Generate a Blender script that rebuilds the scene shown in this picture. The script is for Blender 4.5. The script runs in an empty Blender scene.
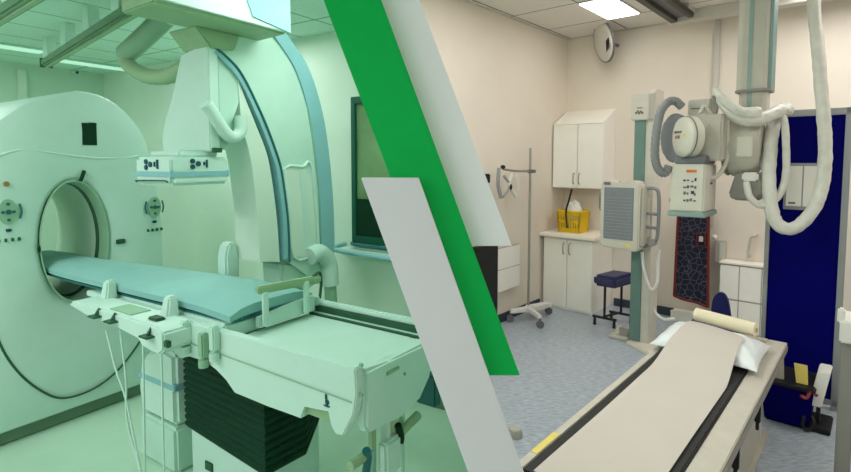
import bpy, bmesh, math, random
from mathutils import Vector, Matrix

random.seed(7)
SC = bpy.context.scene
COL = SC.collection

# ------------------------------------------------------------------ camera, sky, exposure
F, CXP, PYP = 520.0, 425.5, 195.0
H = 1.68
TH = math.atan(35 / 520.0)
cam_d = bpy.data.cameras.new('camera')
cam_d.sensor_width = 36.0
cam_d.lens = F / 851.0 * 36.0
cam_d.shift_y = (PYP - 236.0) / 851.0
cam_d.clip_start = 0.05
cam = bpy.data.objects.new('camera', cam_d)
cam.location = (0, 0, H)
cam.rotation_euler = (math.pi / 2 - TH, 0, 0)
COL.objects.link(cam)
SC.camera = cam

SC.view_settings.view_transform = 'Standard'
SC.view_settings.look = 'None'
SC.view_settings.gamma = 1.0
SC.view_settings.use_curve_mapping = False
SC.view_settings.exposure = 0.0

wld = bpy.data.worlds.new('world')
SC.world = wld
wld.use_nodes = True
bg = wld.node_tree.nodes['Background']
bg.inputs[0].default_value = (1.0, 0.985, 0.965, 1)
bg.inputs[1].default_value = 0.64

# room axes: R = x ray room (w right along back wall, b into back wall); L = scanner room (g, e)
ANG = {'R': math.atan2(-.6585, .7526), 'L': math.atan2(.835, .551), 'W': 0.0}


def rot(fr):
    return Matrix.Rotation(ANG[fr], 3, 'Z')


def world(fr, p):
    return rot(fr) @ Vector(p)


def area_lamp(name, fr, p, sx, sy, power, color=(1, 1, 1)):
    d = bpy.data.lights.new(name, 'AREA')
    d.shape = 'RECTANGLE'
    d.size, d.size_y = sx, sy
    d.energy = power
    d.color = color
    o = bpy.data.objects.new(name, d)
    o.location = world(fr, p)
    o.rotation_euler = (0, 0, ANG[fr])
    COL.objects.link(o)


WARM = (1.0, 0.975, 0.965)
area_lamp('added_fill_lamp', 'R', (-0.3, 4.9, 3.10), .6, 1.2, 20, WARM)  # unseen lamps without fixtures, added below both ceilings to brighten the rooms
area_lamp('added_fill_lamp', 'R', (0.9, 4.4, 3.10), .6, 1.2, 21, WARM)
area_lamp('added_fill_lamp', 'R', (-1.9, 3.4, 3.10), .6, 1.2, 17, WARM)
area_lamp('added_fill_lamp', 'R', (0.9, 2.2, 3.10), .6, 1.2, 8, WARM)
area_lamp('added_fill_lamp', 'R', (-0.4, 0.2, 3.10), .6, 1.0, 34, WARM)  # added to light the fronts of the divider boards
area_lamp('added_fill_lamp', 'L', (1.45, 1.65, 2.53), .4, .5, 4)  # unseen lamp added to brighten the table deck and side wall
area_lamp('added_fill_lamp', 'L', (-1.1, 1.9, 2.53), .6, 1.6, 41)
area_lamp('added_fill_lamp', 'L', (2.05, 1.5, 2.53), .4, .6, 24)  # unseen lamp added to brighten the wall near the window
area_lamp('added_fill_lamp', 'L', (0.0, 3.0, 2.53), .6, 1.0, 20)
area_lamp('added_fill_lamp', 'L', (2.25, 3.4, 2.53), .4, 1.6, 12)
area_lamp('added_fill_lamp', 'L', (0.8, 4.9, 2.53), .4, 1.2, 13)
SC.cycles.diffuse_bounces = 8


# ------------------------------------------------------------------ pixel helpers (photo point -> room point)
def ray(x, y):
    c, s = math.cos(TH), math.sin(TH)
    u, v = (x - CXP) / F, (PYP - y) / F
    return Vector((u, c + v * s, -s + v * c))


def on(fr, axis, val, x, y):
    """point of the photo's ray where room coordinate `axis` equals val, in room coordinates"""
    r = rot(fr).transposed() @ ray(x, y)
    C = Vector((0, 0, H))
    t = (val - C[axis]) / r[axis]
    return C + r * t


def deep(fr, Y, x, y):
    r = ray(x, y)
    return rot(fr).transposed() @ (Vector((0, 0, H)) + r * (Y / r.y))


# ------------------------------------------------------------------ materials
M = {}


def lin(c):
    return tuple(((v / 255) / 12.92 if v / 255 <= .04045 else ((v / 255 + .055) / 1.055) ** 2.4) for v in c)


def mat(name, rgb, rough=.55, metal=0.0, var=.05, scale=9.0, bump=0.0, stretch=None, spec=.4, alpha=1.0):
    m = bpy.data.materials.new(name)
    m.use_nodes = True
    nt = m.node_tree
    p = nt.nodes['Principled BSDF']
    tc = nt.nodes.new('ShaderNodeTexCoord')
    mp = nt.nodes.new('ShaderNodeMapping')
    if stretch:
        mp.inputs['Scale'].default_value = stretch
    nz = nt.nodes.new('ShaderNodeTexNoise')
    nz.inputs['Scale'].default_value = scale
    nz.inputs['Detail'].default_value = 4
    nt.links.new(tc.outputs['Object'], mp.inputs['Vector'])
    nt.links.new(mp.outputs['Vector'], nz.inputs['Vector'])
    cr = nt.nodes.new('ShaderNodeValToRGB')
    L = lin(rgb)
    cr.color_ramp.elements[0].position = .3
    cr.color_ramp.elements[1].position = .7
    cr.color_ramp.elements[0].color = tuple(max(0, v * (1 - var)) for v in L) + (1,)
    cr.color_ramp.elements[1].color = tuple(min(1, v * (1 + var)) for v in L) + (1,)
    nt.links.new(nz.outputs['Fac'], cr.inputs['Fac'])
    nt.links.new(cr.outputs['Color'], p.inputs['Base Color'])
    p.inputs['Roughness'].default_value = rough
    p.inputs['Metallic'].default_value = metal
    p.inputs['Specular IOR Level'].default_value = spec
    p.inputs['Alpha'].default_value = alpha
    if bump:
        b = nt.nodes.new('ShaderNodeBump')
        b.inputs['Strength'].default_value = bump
        b.inputs['Distance'].default_value = .01
        nt.links.new(nz.outputs['Fac'], b.inputs['Height'])
        nt.links.new(b.outputs['Normal'], p.inputs['Normal'])
    M[name] = m
    return m


def emit(name, rgb, strength):
    m = bpy.data.materials.new(name)
    m.use_nodes = True
    p = m.node_tree.nodes['Principled BSDF']
    p.inputs['Base Color'].default_value = lin(rgb) + (1,)
    p.inputs['Emission Color'].default_value = lin(rgb) + (1,)
    p.inputs['Emission Strength'].default_value = strength
    M[name] = m


def tile_mat(name, rgb, seam, size, fr, off=(0, 0)):
    m = mat(name, rgb, .85, var=.05, scale=60, bump=.15)
    nt = m.node_tree
    p = nt.nodes['Principled BSDF']
    tc = nt.nodes.new('ShaderNodeTexCoord')
    mp = nt.nodes.new('ShaderNodeMapping')
    mp.inputs['Location'].default_value = (off[0], off[1], 0)
    bk = nt.nodes.new('ShaderNodeTexBrick')
    bk.offset = 0
    bk.inputs['Scale'].default_value = 1
    bk.inputs['Brick Width'].default_value = size[0]
    bk.inputs['Row Height'].default_value = size[1]
    bk.inputs['Mortar Size'].default_value = .008
    bk.inputs['Mortar'].default_value = lin(seam) + (1,)
    nt.links.new(tc.outputs['Object'], mp.inputs['Vector'])
    nt.links.new(mp.outputs['Vector'], bk.inputs['Vector'])
    src = p.inputs['Base Color'].links[0].from_socket
    nt.links.new(src, bk.inputs['Color1'])
    nt.links.new(src, bk.inputs['Color2'])
    nt.links.new(bk.outputs['Color'], p.inputs['Base Color'])
    return m


# scanner room (mint tinted)
mat('mint_white', (192, 222, 210), .45, var=.02)
mat('mint_shell', (182, 217, 201), .5, var=.03)
mat('mint_wall', (204, 224, 208), .8, var=.03, scale=3)
mat('mint_wall_back', (190, 217, 197), .8, var=.03, scale=3)
mat('mint_ceiling', (196, 228, 212), .8, var=.04)
mat('mint_floor', (180, 214, 191), .5, var=.04, scale=4)
mat('mint_grey', (138, 178, 148), .6, var=.05)
mat('mint_olive', (144, 176, 138), .6, var=.06)
mat('mint_rail', (90, 130, 94), .4, var=.08)
mat('mint_dark', (40, 86, 58), .5, var=.1)
mat('green_black', (4, 50, 30), .6, var=.1, spec=.2)
mat('mint_blue', (130, 180, 174), .7, var=.04, scale=5, bump=.1)
mat('mint_band', (132, 184, 188), .5, var=.03)
mat('mint_teal', (30, 100, 100), .4, var=.05)
mat('window_green', (10, 84, 66), .4, var=.05)
mat('mint_icon', (14, 70, 84), .5, var=.05)
mat('mint_plinth', (98, 130, 104), .6, var=.06)
mat('mint_cream', (186, 214, 172), .5, var=.03)
mat('mint_orange', (150, 120, 70), .5)
mat('mint_glass', (112, 148, 104), .15, var=.25, scale=3)
emit('mint_glow', (190, 232, 212), .62)
# divider boards
mat('board_green', (0, 178, 82), .6, var=.015, spec=.2)
mat('board_lilac', (232, 225, 235), .6, var=.01, spec=.2)
mat('board_grey', (250, 243, 252), .6, var=.01, spec=.2)
# x ray room
mat('beige_wall', (223, 213, 200), .85, var=.02, scale=3)
mat('vinyl', (164, 174, 185), .33, var=.3, scale=16, stretch=(1.2, 5, 1), spec=.45)
mat('skirting', (52, 62, 74), .6)
mat('cabinet_white', (240, 237, 228), .5, var=.015)
mat('cabinet_edge', (176, 172, 163), .6)
mat('worktop', (238, 232, 218), .4, var=.02)
mat('steel', (168, 166, 160), .3, .8, var=.06)
mat('chrome', (210, 208, 202), .18, .9, var=.03)
mat('machine_grey', (184, 180, 169), .5, var=.04)
mat('machine_light', (204, 200, 188), .5, var=.03)
mat('machine_mid', (140, 138, 130), .5, var=.05)
mat('machine_dark', (104, 106, 108), .5, var=.06)
mat('grille', (128, 134, 140), .5, var=.06, scale=30)
mat('grille_line', (146, 150, 152), .5)
mat('teal_strip', (104, 134, 126), .5, var=.05)
mat('teal_pale', (138, 160, 154), .5, var=.04)
mat('black_plastic', (22, 22, 24), .5, var=.1)
mat('rubber_black', (34, 34, 34), .75, var=.15)
mat('mat_black', (38, 37, 37), .7, var=.1, scale=30, bump=.2)
mat('navy_vinyl', (54, 54, 92), .45, var=.08)
mat('navy_panel', (3, 3, 94), .7, var=.06, scale=20, spec=.05)
mat('navy_seat', (20, 24, 92), .6, var=.08)
mat('frame_grey', (150, 152, 154), .45, .2, var=.03)
mat('yellow_plastic', (214, 180, 22), .45, var=.04)
mat('bag_white', (214, 214, 204), .35, var=.06, bump=.4)
mat('sleeve_white', (206, 204, 196), .35, var=.07, scale=22, bump=.6)
mat('paper', (199, 191, 183), .85, var=.015, scale=4)
mat('paper_roll', (240, 228, 200), .85, var=.02)
mat('pillow_white', (228, 234, 236), .35, var=.03, scale=14, bump=.5)
mat('table_top', (194, 188, 176), .5, var=.05, scale=14)
mat('table_side', (150, 146, 138), .4, .3, var=.05)
mat('yellow_tag', (226, 206, 110), .6, var=.06)
mat('apron_red', (112, 34, 32), .7, var=.08)
mat('hose_grey', (126, 128, 130), .5, var=.06)
mat('post_grey', (140, 138, 130), .5, var=.04)
mat('white_plastic', (226, 224, 218), .4, var=.02)
mat('orange_tag', (206, 110, 50), .6)
mat('red_wire', (150, 60, 50), .6)
mat('rail_dark', (70, 66, 60), .5, .3, var=.1)
mat('rail_white', (196, 192, 184), .5, var=.03)
mat('mirror_glass', (222, 220, 214), .18, .35, var=.01)
tile_mat('ceiling_tile', (226, 220, 212), (96, 90, 84), (.68, .73), 'R', (2.18, -4.62))
tile_mat('mint_panel', (196, 228, 212), (120, 166, 140), (1.2, .42), 'L', (0, .1))
emit('lamp_glow', (255, 252, 246), 9.0)


def apron_mat():
    m = mat('apron_navy', (30, 32, 62), .7, var=.2, scale=30)
    nt = m.node_tree
    p = nt.nodes['Principled BSDF']
    tc = nt.nodes.new('ShaderNodeTexCoord')
    vo = nt.nodes.new('ShaderNodeTexVoronoi')
    vo.feature = 'DISTANCE_TO_EDGE'
    vo.inputs['Scale'].default_value = 17
    nt.links.new(tc.outputs['Object'], vo.inputs['Vector'])
    cr = nt.nodes.new('ShaderNodeValToRGB')
    cr.color_ramp.elements[0].position = .0
    cr.color_ramp.elements[0].color = lin((92, 92, 112)) + (1,)
    cr.color_ramp.elements[1].position = .07
    cr.color_ramp.elements[1].color = lin((22, 24, 46)) + (1,)
    nt.links.new(vo.outputs['Distance'], cr.inputs['Fac'])
    nt.links.new(cr.outputs['Color'], p.inputs['Base Color'])


apron_mat()


# ------------------------------------------------------------------ mesh builder
def spline(pts, n=6, closed=False):
    P = [Vector(p) for p in pts]
    if len(P) < 3:
        return P
    out = []
    N = len(P)
    segs = N if closed else N - 1
    for i in range(segs):
        p1, p2 = P[i], P[(i + 1) % N]
        p0 = P[i - 1] if (closed or i > 0) else p1 * 2 - p2
        p3 = P[(i + 2) % N] if (closed or i + 2 < N) else p2 * 2 - p1
        for k in range(n):
            t = k / n
            out.append(.5 * ((2 * p1) + (p2 - p0) * t + (2 * p0 - 5 * p1 + 4 * p2 - p3) * t * t + (3 * p1 - p0 - 3 * p2 + p3) * t ** 3))
    if not closed:
        out.append(P[-1])
    return out


class MB:
    def __init__(self):
        self.bm = bmesh.new()

    def _bev(self, verts, bev, seg=2):
        if bev <= 0:
            return
        es = set()
        for v in verts:
            for e in v.link_edges:
                es.add(e)
        bmesh.ops.bevel(self.bm, geom=list(es), offset=bev, segments=seg, affect='EDGES', clamp_overlap=True)

    def hexa(self, bot, top, bev=0):
        vs = [self.bm.verts.new(p) for p in list(bot) + list(top)]
        for f in ((3, 2, 1, 0), (4, 5, 6, 7), (0, 1, 5, 4), (1, 2, 6, 5), (2, 3, 7, 6), (3, 0, 4, 7)):
            self.bm.faces.new([vs[i] for i in f])
        self._bev(vs, bev)
        return self

    def box(self, x0, x1, y0, y1, z0, z1, bev=0):
        x0, x1 = sorted((x0, x1)); y0, y1 = sorted((y0, y1)); z0, z1 = sorted((z0, z1))
        c = [(x0, y0), (x1, y0), (x1, y1), (x0, y1)]
        return self.hexa([(a, b, z0) for a, b in c], [(a, b, z1) for a, b in c], bev)

    def prism(self, pts, axis, d0, d1, bev=0, seg=2):
        """pts: outline in the two other axes (in x,y,z order), extruded along axis from d0 to d1"""
        def mk(p, d):
            q = list(p)
            q.insert(axis, d)
            return q
        a = [self.bm.verts.new(mk(p, d0)) for p in pts]
        b = [self.bm.verts.new(mk(p, d1)) for p in pts]
        n = len(pts)
        fs = [self.bm.faces.new(a), self.bm.faces.new(b[::-1])]
        for i in range(n):
            self.bm.faces.new((a[i], b[i], b[(i + 1) % n], a[(i + 1) % n]))
        self._bev(a + b, bev, seg)
        return self

    def cyl(self, p, q, r0, r1=None, seg=20, bev=0):
        r1 = r0 if r1 is None else r1
        p, q = Vector(p), Vector(q)
        d = (q - p).normalized()
        u = d.orthogonal().normalized()
        v = d.cross(u)
        rings = []
        for c, r in ((p, r0), (q, r1)):
            rings.append([self.bm.verts.new(c + (u * math.cos(2 * math.pi * k / seg) + v * math.sin(2 * math.pi * k / seg)) * r) for k in range(seg)])
        for k in range(seg):
            self.bm.faces.new((rings[0][k], rings[0][(k + 1) % seg], rings[1][(k + 1) % seg], rings[1][k]))
        self.bm.faces.new(rings[0][::-1])
        self.bm.faces.new(rings[1])
        return self

    def lathe(self, p, d, prof, seg=28, squash=None):
        """prof: list of (distance along d, radius)"""
        p, d = Vector(p), Vector(d).normalized()
        u = d.orthogonal().normalized()
        v = d.cross(u)
        rings = []
        for h, r in prof:
            rings.append([self.bm.verts.new(p + d * h + (u * math.cos(2 * math.pi * k / seg) + v * math.sin(2 * math.pi * k / seg)) * max(r, .0005)) for k in range(seg)])
        for a, b in zip(rings, rings[1:]):
            for k in range(seg):
                self.bm.faces.new((a[k], a[(k + 1) % seg], b[(k + 1) % seg], b[k]))
        self.bm.faces.new(rings[0][::-1])
        self.bm.faces.new(rings[-1])
        return self

    def tube(self, pts, r, seg=10, n=6, closed=False, rib=0.0, wob=0.0):
        P = spline(pts, n, closed)
        N = len(P)
        rings = []
        u = None
        for i in range(N):
            if closed:
                t = P[(i + 1) % N] - P[i - 1]
            else:
                t = P[min(i + 1, N - 1)] - P[max(i - 1, 0)]
            t.normalize()
            u = t.orthogonal().normalized() if u is None else (u - t * u.dot(t)).normalized()
            v = t.cross(u)
            rr = (r[0] + (r[1] - r[0]) * i / (N - 1)) if isinstance(r, tuple) else r
            rr *= (1 + (rib if i % 2 else -rib))
            rings.append([self.bm.verts.new(P[i] + (u * math.cos(2 * math.pi * k / seg) + v * math.sin(2 * math.pi * k / seg)) * rr * (1 + random.uniform(-wob, wob))) for k in range(seg)])
        rng = range(N) if closed else range(N - 1)
        for i in rng:
            a, b = rings[i], rings[(i + 1) % N]
            for k in range(seg):
                self.bm.faces.new((a[k], a[(k + 1) % seg], b[(k + 1) % seg], b[k]))
        if not closed:
            self.bm.faces.new(rings[0][::-1])
            self.bm.faces.new(rings[-1])
        return self

    def ball(self, c, r, seg=16):
        r = (r, r, r) if not isinstance(r, (tuple, list)) else r
        mtx = Matrix.Translation(c) @ Matrix.Diagonal((r[0], r[1], r[2], 1))
        bmesh.ops.create_uvsphere(self.bm, u_segments=seg, v_segments=seg // 2 + 2, radius=1, matrix=mtx)
        return self

    def sheet(self, rows, thick=.004):
        """rows: grid of points, given thickness along its normals"""
        g = [[self.bm.verts.new(p) for p in r] for r in rows]
        fs = []
        for a, b in zip(g, g[1:]):
            for k in range(len(a) - 1):
                fs.append(self.bm.faces.new((a[k], a[k + 1], b[k + 1], b[k])))
        bmesh.ops.recalc_face_normals(self.bm, faces=fs)
        bmesh.ops.solidify(self.bm, geom=fs, thickness=thick)
        return self

    def build(self, name, m, parent=None, fr=None, origin=None, angle=35, label=None):
        org = Vector(origin) if origin is not None else None
        if parent is not None:
            org = ORG[parent.name]
        elif org is None:
            org = Vector((0, 0, 0))
        for v in self.bm.verts:
            v.co = v.co - org
        bmesh.ops.recalc_face_normals(self.bm, faces=self.bm.faces[:])
        me = bpy.data.meshes.new(name)
        self.bm.to_mesh(me)
        self.bm.free()
        for p in me.polygons:
            p.use_smooth = True
        me.set_sharp_from_angle(angle=math.radians(angle))
        me.materials.append(M[m])
        o = bpy.data.objects.new(name, me)
        COL.objects.link(o)
        if parent is not None:
            o.parent = parent
        else:
            o.location = world(fr, org)
            o.rotation_euler = (0, 0, ANG[fr])
        ORG[o.name] = org
        if label:
            o['label'] = label
        return o


ORG = {}


def tag(o, label, cat, group=None):
    o['label'] = label
    o['category'] = cat
    if group:
        o['group'] = group
    return o


def thing(name, label, cat, fr, org, group=None):
    o = bpy.data.objects.new(name, None)
    COL.objects.link(o)
    o.empty_display_size = .1
    o.location = world(fr, org)
    o.rotation_euler = (0, 0, ANG[fr])
    ORG[o.name] = Vector(org)
    return tag(o, label, cat, group)


def struct(name, mb, m, fr):
    o = mb.build(name, m, None, fr)
    o['kind'] = 'structure'
    return o


# ================================================================== THE SETTING
def part_x(Y, z):            # x of the leaning partition's middle plane
    return -.019 * Y - .254 * (z - H)


# leaning partition between the two rooms
bm = MB()
y0, y1, hw = 1.64, 4.80, .022
pb = [(part_x(y0, 0) - hw, y0, 0), (part_x(y0, 0) + hw, y0, 0), (part_x(y1, 0) + hw, y1, 0), (part_x(y1, 0) - hw, y1, 0)]
pt = [(part_x(y0, 3.2) - hw, y0, 3.2), (part_x(y0, 3.2) + hw, y0, 3.2), (part_x(y1, 3.2) + hw, y1, 3.2), (part_x(y1, 3.2) - hw, y1, 3.2)]
bm.hexa(pb, pt)
struct('wall_middle', bm, 'mint_wall', 'W')


def wxy(fr, a, b):
    v = world(fr, (a, b, 0))
    return (v.x, v.y)


# floors and ceilings (plan outlines in world x, y)
zf = .13
struct('floor', MB().prism([(part_x(0, 0), -1.5), (part_x(4.7, 0), 4.7), wxy('R', -2.9, 3.8), wxy('R', -2.9, 5.9), wxy('R', 1.6, 5.9), wxy('R', 1.6, -1.5)], 2, -.06, 0), 'vinyl', 'W')
struct('floor', MB().prism([(part_x(0, .1) - .01, -1.5), (part_x(3, .1) - .02, 3.05), wxy('L', 2.69, 1.5), wxy('L', 2.69, 5.74), wxy('L', -2.5, 5.74), wxy('L', -2.5, -1.0)], 2, -.06, zf), 'mint_floor', 'W')
cR = MB().prism([(-2.9, 2.7), (-2.9, 5.9), (1.6, 5.9), (1.6, -1.0), (-.9, -1.0)], 2, 3.13, 3.2)
struct('ceiling', cR, 'ceiling_tile', 'R')
cL = MB().prism([(2.69, 2.1), (2.69, 5.74), (-2.5, 5.74), (-2.5, -.6), (.5, -.6), (1.3, .95)], 2, 2.56, 2.62)
struct('ceiling', cL, 'mint_panel', 'L')

# x ray room walls
struct('wall_left', MB().prism([(3.78, 0), (6.0, 0), (6.0, 3.15), (2.72, 3.15)], 0, -3.0, -2.9), 'beige_wall', 'R')
struct('wall_back', MB().box(-2.9, 1.6, 5.9, 6.0, 0, 3.15), 'beige_wall', 'R')
struct('wall_right', MB().box(1.6, 1.7, -1.0, 6.0, 0, 3.15), 'beige_wall', 'R')
struct('baseboard_back', MB().box(-2.26, 1.6, 5.885, 5.9, 0, .09, .004), 'skirting', 'R')
struct('baseboard_left', MB().box(-2.9, -2.885, 3.9, 5.3, 0, .09, .004), 'skirting', 'R')
struct('trim_1', MB().box(-1.31, -1.26, 5.872, 5.9, 1.0, 3.13, .006), 'rail_white', 'R')
struct('trim_2', MB().box(-2.9, 1.6, 5.885, 5.9, 3.115, 3.13), 'rail_white', 'R')
struct('trim_3', MB().box(-2.9, -2.885, 2.8, 5.87, 3.115, 3.13), 'rail_white', 'R')

# scanner room walls
struct('wall_right', MB().prism([(1.5, zf), (5.84, zf), (5.84, 2.58), (2.12, 2.58)], 0, 2.69, 2.79), 'mint_wall', 'L')
struct('wall_back', MB().box(-2.5, 2.69, 5.74, 5.84, zf, 2.58), 'mint_wall_back', 'L')
struct('baseboard_right', MB().box(2.675, 2.69, 1.5, 5.7, zf, zf + .13, .004), 'mint_plinth', 'L')
struct('trim_4', MB().box(1.95, 2.02, 5.71, 5.74, zf, 2.5, .006), 'mint_wall', 'L')

# control room window in the scanner room's right wall
wn = struct('window_1', MB().box(2.655, 2.70, 1.97, 2.01, 1.12, 2.10, .004).box(2.655, 2.70, 2.315, 2.355, 1.12, 2.10, .004).box(2.655, 2.70, 2.01, 2.33, 2.05, 2.10, .004).box(2.655, 2.70, 2.01, 2.33, 1.12, 1.17, .004), 'window_green', 'L')
MB().box(2.672, 2.682, 2.01, 2.33, 1.17, 2.05).build('pane', 'mint_glass', wn)
MB().box(2.662, 2.672, 2.01, 2.33, 1.17, 1.42).build('lower_panel', 'green_black', wn)

# ================================================================== DIVIDER BOARDS
LEAN = .376   # sideways travel per unit of height


def board(name, label, m, xb, zb, zt, wid, y, t):
    """slanted board: lower left corner x, its bottom and top heights, width, front face distance"""
    dx = -(zt - zb) * LEAN
    bot = [(xb, y, zb), (xb + wid, y, zb), (xb + wid, y + t, zb), (xb, y + t, zb)]
    top = [(xb + dx, y, zt), (xb + wid + dx, y, zt), (xb + wid + dx, y + t, zt), (xb + dx, y + t, zt)]
    o = MB().hexa(bot, top, .0015).build(name, m, None, 'W', origin=(xb + wid / 2, y + t / 2, zb))
    return tag(o, label, 'divider board', 'slanted boards between the two rooms')


def px_w(x, y, Y):
    r = ray(x, y)
    return Vector((0, 0, H)) + r * (Y / r.y)


for nm, lab, m, Y, (bx, by), w_px, (tx, ty) in (
        ('divider_board', 'short slanted lilac grey board, front one of the three, reaching down past the table', 'board_lilac', 1.50, (468, 472), 55.5, (361, 178)),
        ('divider_board', 'bright green slanted board between the two grey boards', 'board_green', 1.545, (465, 375.5), 55, (323.5, 0)),
        ('divider_board', 'pale grey slanted board at the back, ending above the black panel', 'board_grey', 1.59, (466, 246), 46, (372, 0))):
    A, Bp, T = px_w(bx, by, Y), px_w(bx + w_px, by, Y), px_w(tx, ty, Y)
    wid = Bp.x - A.x
    lean = -(T.x - A.x) / (T.z - A.z)
    LEAN = lean
    zb, zt, xb = A.z, T.z, A.x
    if ty == 0:
        zt = 2.5
    if by == 472:
        xb += lean * (A.z - .0)
        zb = .0
    board(nm, lab, m, xb, zb, zt, wid, Y, .045)

# ================================================================== SCANNER ROOM
# ---- ring shaped scanner
EF = 3.37                                   # its front face
GO = (1.36, 3.8, zf)
ct = thing('scanner', 'mint white ring shaped body scanner with round opening and small dark display', 'scanner', 'L', GO)
gc, zc, ra, rb = 1.393, 1.205, .178, .35    # opening


def outline_pts():
    P = [(1.90, .2), (1.92, .8), (1.925, 1.2), (1.905, 1.45), (1.865, 1.70), (1.815, 1.86), (1.715, 1.99), (1.60, 2.065), (1.46, 2.088),
         (1.37, 2.06), (1.21, 2.015), (1.10, 1.935), (1.01, 1.845), (.90, 1.68), (.83, 1.5), (.795, 1.2), (.79, .8), (.80, .2)]
    S = spline([(a, b, 0) for a, b in P], 8)
    return [(p.x, p.y) for p in S]


OUT = outline_pts()


def ray_out(ang):
    d = (math.cos(ang), math.sin(ang))
    best = None
    n = len(OUT)
    for i in range(n):
        a, b = OUT[i], OUT[(i + 1) % n]
        ex, ey = b[0] - a[0], b[1] - a[1]
        den = d[0] * ey - d[1] * ex
        if abs(den) < 1e-9:
            continue
        ax, ay = a[0] - gc, a[1] - zc
        t = (ax * ey - ay * ex) / den
        u = (ax * d[1] - ay * d[0]) / den
        if t > 0 and -1e-6 <= u <= 1 + 1e-6 and (best is None or t < best):
            best = t
    return (gc + d[0] * best, zc + d[1] * best)


mb = MB()
N = 96
rings = []
for k in range(N):
    a = 2 * math.pi * k / N
    o = ray_out(a)
    i = (gc + ra * math.cos(a), zc + rb * math.sin(a))
    L_ = lambda t: (i[0] + (o[0] - i[0]) * t, i[1] + (o[1] - i[1]) * t)
    row = []
    for (t, e) in ((0, EF + .03), (.03, EF + .008), (.08, EF), (.55, EF - .012), (.86, EF), (.97, EF + .012), (1.0, EF + .05), (1.0, EF + .78), (.93, EF + .84), (.3, EF + .84)):
        q = L_(t)
        row.append(mb.bm.verts.new((q[0], e, q[1])))
    rings.append(row)
for k in range(N):
    a, b = rings[k], rings[(k + 1) % N]
    for j in range(len(a) - 1):
        mb.bm.faces.new((a[j], b[j], b[j + 1], a[j + 1]))
mb.build('gantry_housing', 'mint_white', ct, angle=50)


def elring(mb, prof, n=72, cg=gc, cz=zc):
    """prof: (scale of the opening, e)"""
    R = []
    for sc, e in prof:
        R.append([mb.bm.verts.new((cg + ra * sc * math.cos(2 * math.pi * k / n), e, cz + rb * sc * math.sin(2 * math.pi * k / n))) for k in range(n)])
    for a, b in zip(R, R[1:]):
        for k in range(n):
            mb.bm.faces.new((a[k], a[(k + 1) % n], b[(k + 1) % n], b[k]))
    return mb


elring(MB(), [(1.035, EF - .004), (1.0, EF - .006), (.985, EF + .02), (.97, EF + .10)]).build('bore_rim', 'mint_grey', ct, angle=60)
elring(MB(), [(.97, EF + .10), (.95, EF + .14)]).build('bore_seam', 'mint_dark', ct)
elring(MB(), [(.95, EF + .14), (.93, EF + .3), (.93, EF + .6), (1.3, EF + .84)]).build('bore_liner', 'mint_wall', ct, angle=60)
MB().box(.76, 1.88, EF + .05, EF + .75, zf, zf + .1, .01).build('plinth', 'mint_plinth', ct)
q0, q1 = on('L', 1, EF, 80, 122), on('L', 1, EF, 97, 146)
MB().box(q0.x, q1.x, EF - .012, EF + .02, q1.z, q0.z, .004).build('display_screen', 'green_black', ct)
sm = [on('L', 1, EF - .012, x, y) for x, y in ((-12, 300), (0, 344), (20, 374), (45, 393), (66, 398), (95, 388), (120, 368), (142, 338), (152, 318))]
MB().tube(sm, .006, 8).build('cover_seam', 'mint_dark', ct)
sm = [on('L', 1, EF - .004, x, y) for x, y in ((-8, 158), (14, 151), (30, 150), (60, 154), (95, 158), (125, 158), (138, 156))]
MB().tube(sm, .008, 8).build('recess_seam', 'mint_white', ct)
p = on('L', 1, EF - .014, 82, 176)
MB().tube([(p.x - .012, EF - .016, p.z - .03), (p.x, EF - .02, p.z), (p.x + .012, EF - .016, p.z + .03)], .011, 8).build('alignment_mark', 'green_black', ct)
p = on('L', 1, EF - .012, 39, 249)
MB().ball((p.x, EF - .012, p.z), (.008, .008, .02)).build('alignment_mark', 'green_black', ct)
p = on('L', 1, EF - .012, 121, 241.5)
MB().box(p.x - .026, p.x + .026, EF - .016, EF, p.z - .014, p.z + .014, .003).build('socket_plate', 'mint_dark', ct)
for (cx_, cy_) in ((8, 212), (154.5, 207)):
    c_ = on('L', 1, EF - .014, cx_, cy_)
    mbp = MB().prism([(c_.x + .042 * math.cos(t * math.pi / 12), c_.z + .068 * math.sin(t * math.pi / 12)) for t in range(24)], 1, EF - .018, EF)
    pad = mbp.build('control_pad', 'mint_grey', ct)
    for dx, dz, rr in ((0, .042, .008), (0, -.042, .008), (-.024, 0, .008), (.024, 0, .008), (0, 0, .013)):
        MB().cyl((c_.x + dx, EF - .018, c_.z + dz), (c_.x + dx, EF - .024, c_.z + dz), rr, rr, 12).build('pad_button', 'mint_teal', pad)
    for s_ in (-1, 1):
        MB().tube([(c_.x + s_ * .052, EF - .014, c_.z - .04), (c_.x + s_ * .06, EF - .014, c_.z), (c_.x + s_ * .052, EF - .014, c_.z + .04)], .005, 6).build('pad_bracket', 'mint_teal', pad)
    for k in range(4):
        g_ = c_.x - .045 + .03 * k
        MB().box(g_ - .006, g_ + .006, EF - .016, EF, c_.z - .16, c_.z - .14, .003).build('pad_key', 'mint_dark', ct)
    MB().box(c_.x - .012, c_.x + .012, EF - .016, EF, c_.z - .105, c_.z - .09, .002).build('pad_marking', 'mint_icon', ct)
p = on('L', 1, EF - .012, 6, 184)
MB().cyl((p.x, EF - .02, p.z), (p.x, EF, p.z), .014, .014, 14).build('indicator_lamp', 'mint_orange', ct)

# ---- long patient table
pt_ = thing('examination_table', 'long mint patient table sliding into the scanner opening on a black ribbed pedestal', 'table', 'L', (1.55, 1.9, zf))
TE = [(1.78, 1.275, 1.725), (2.1, 1.268, 1.71), (2.6, 1.255, 1.655), (3.0, 1.243, 1.59), (3.25, 1.243, 1.548), (3.4, 1.250, 1.536), (3.7, 1.258, 1.528), (3.86, 1.29, 1.50)]


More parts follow.
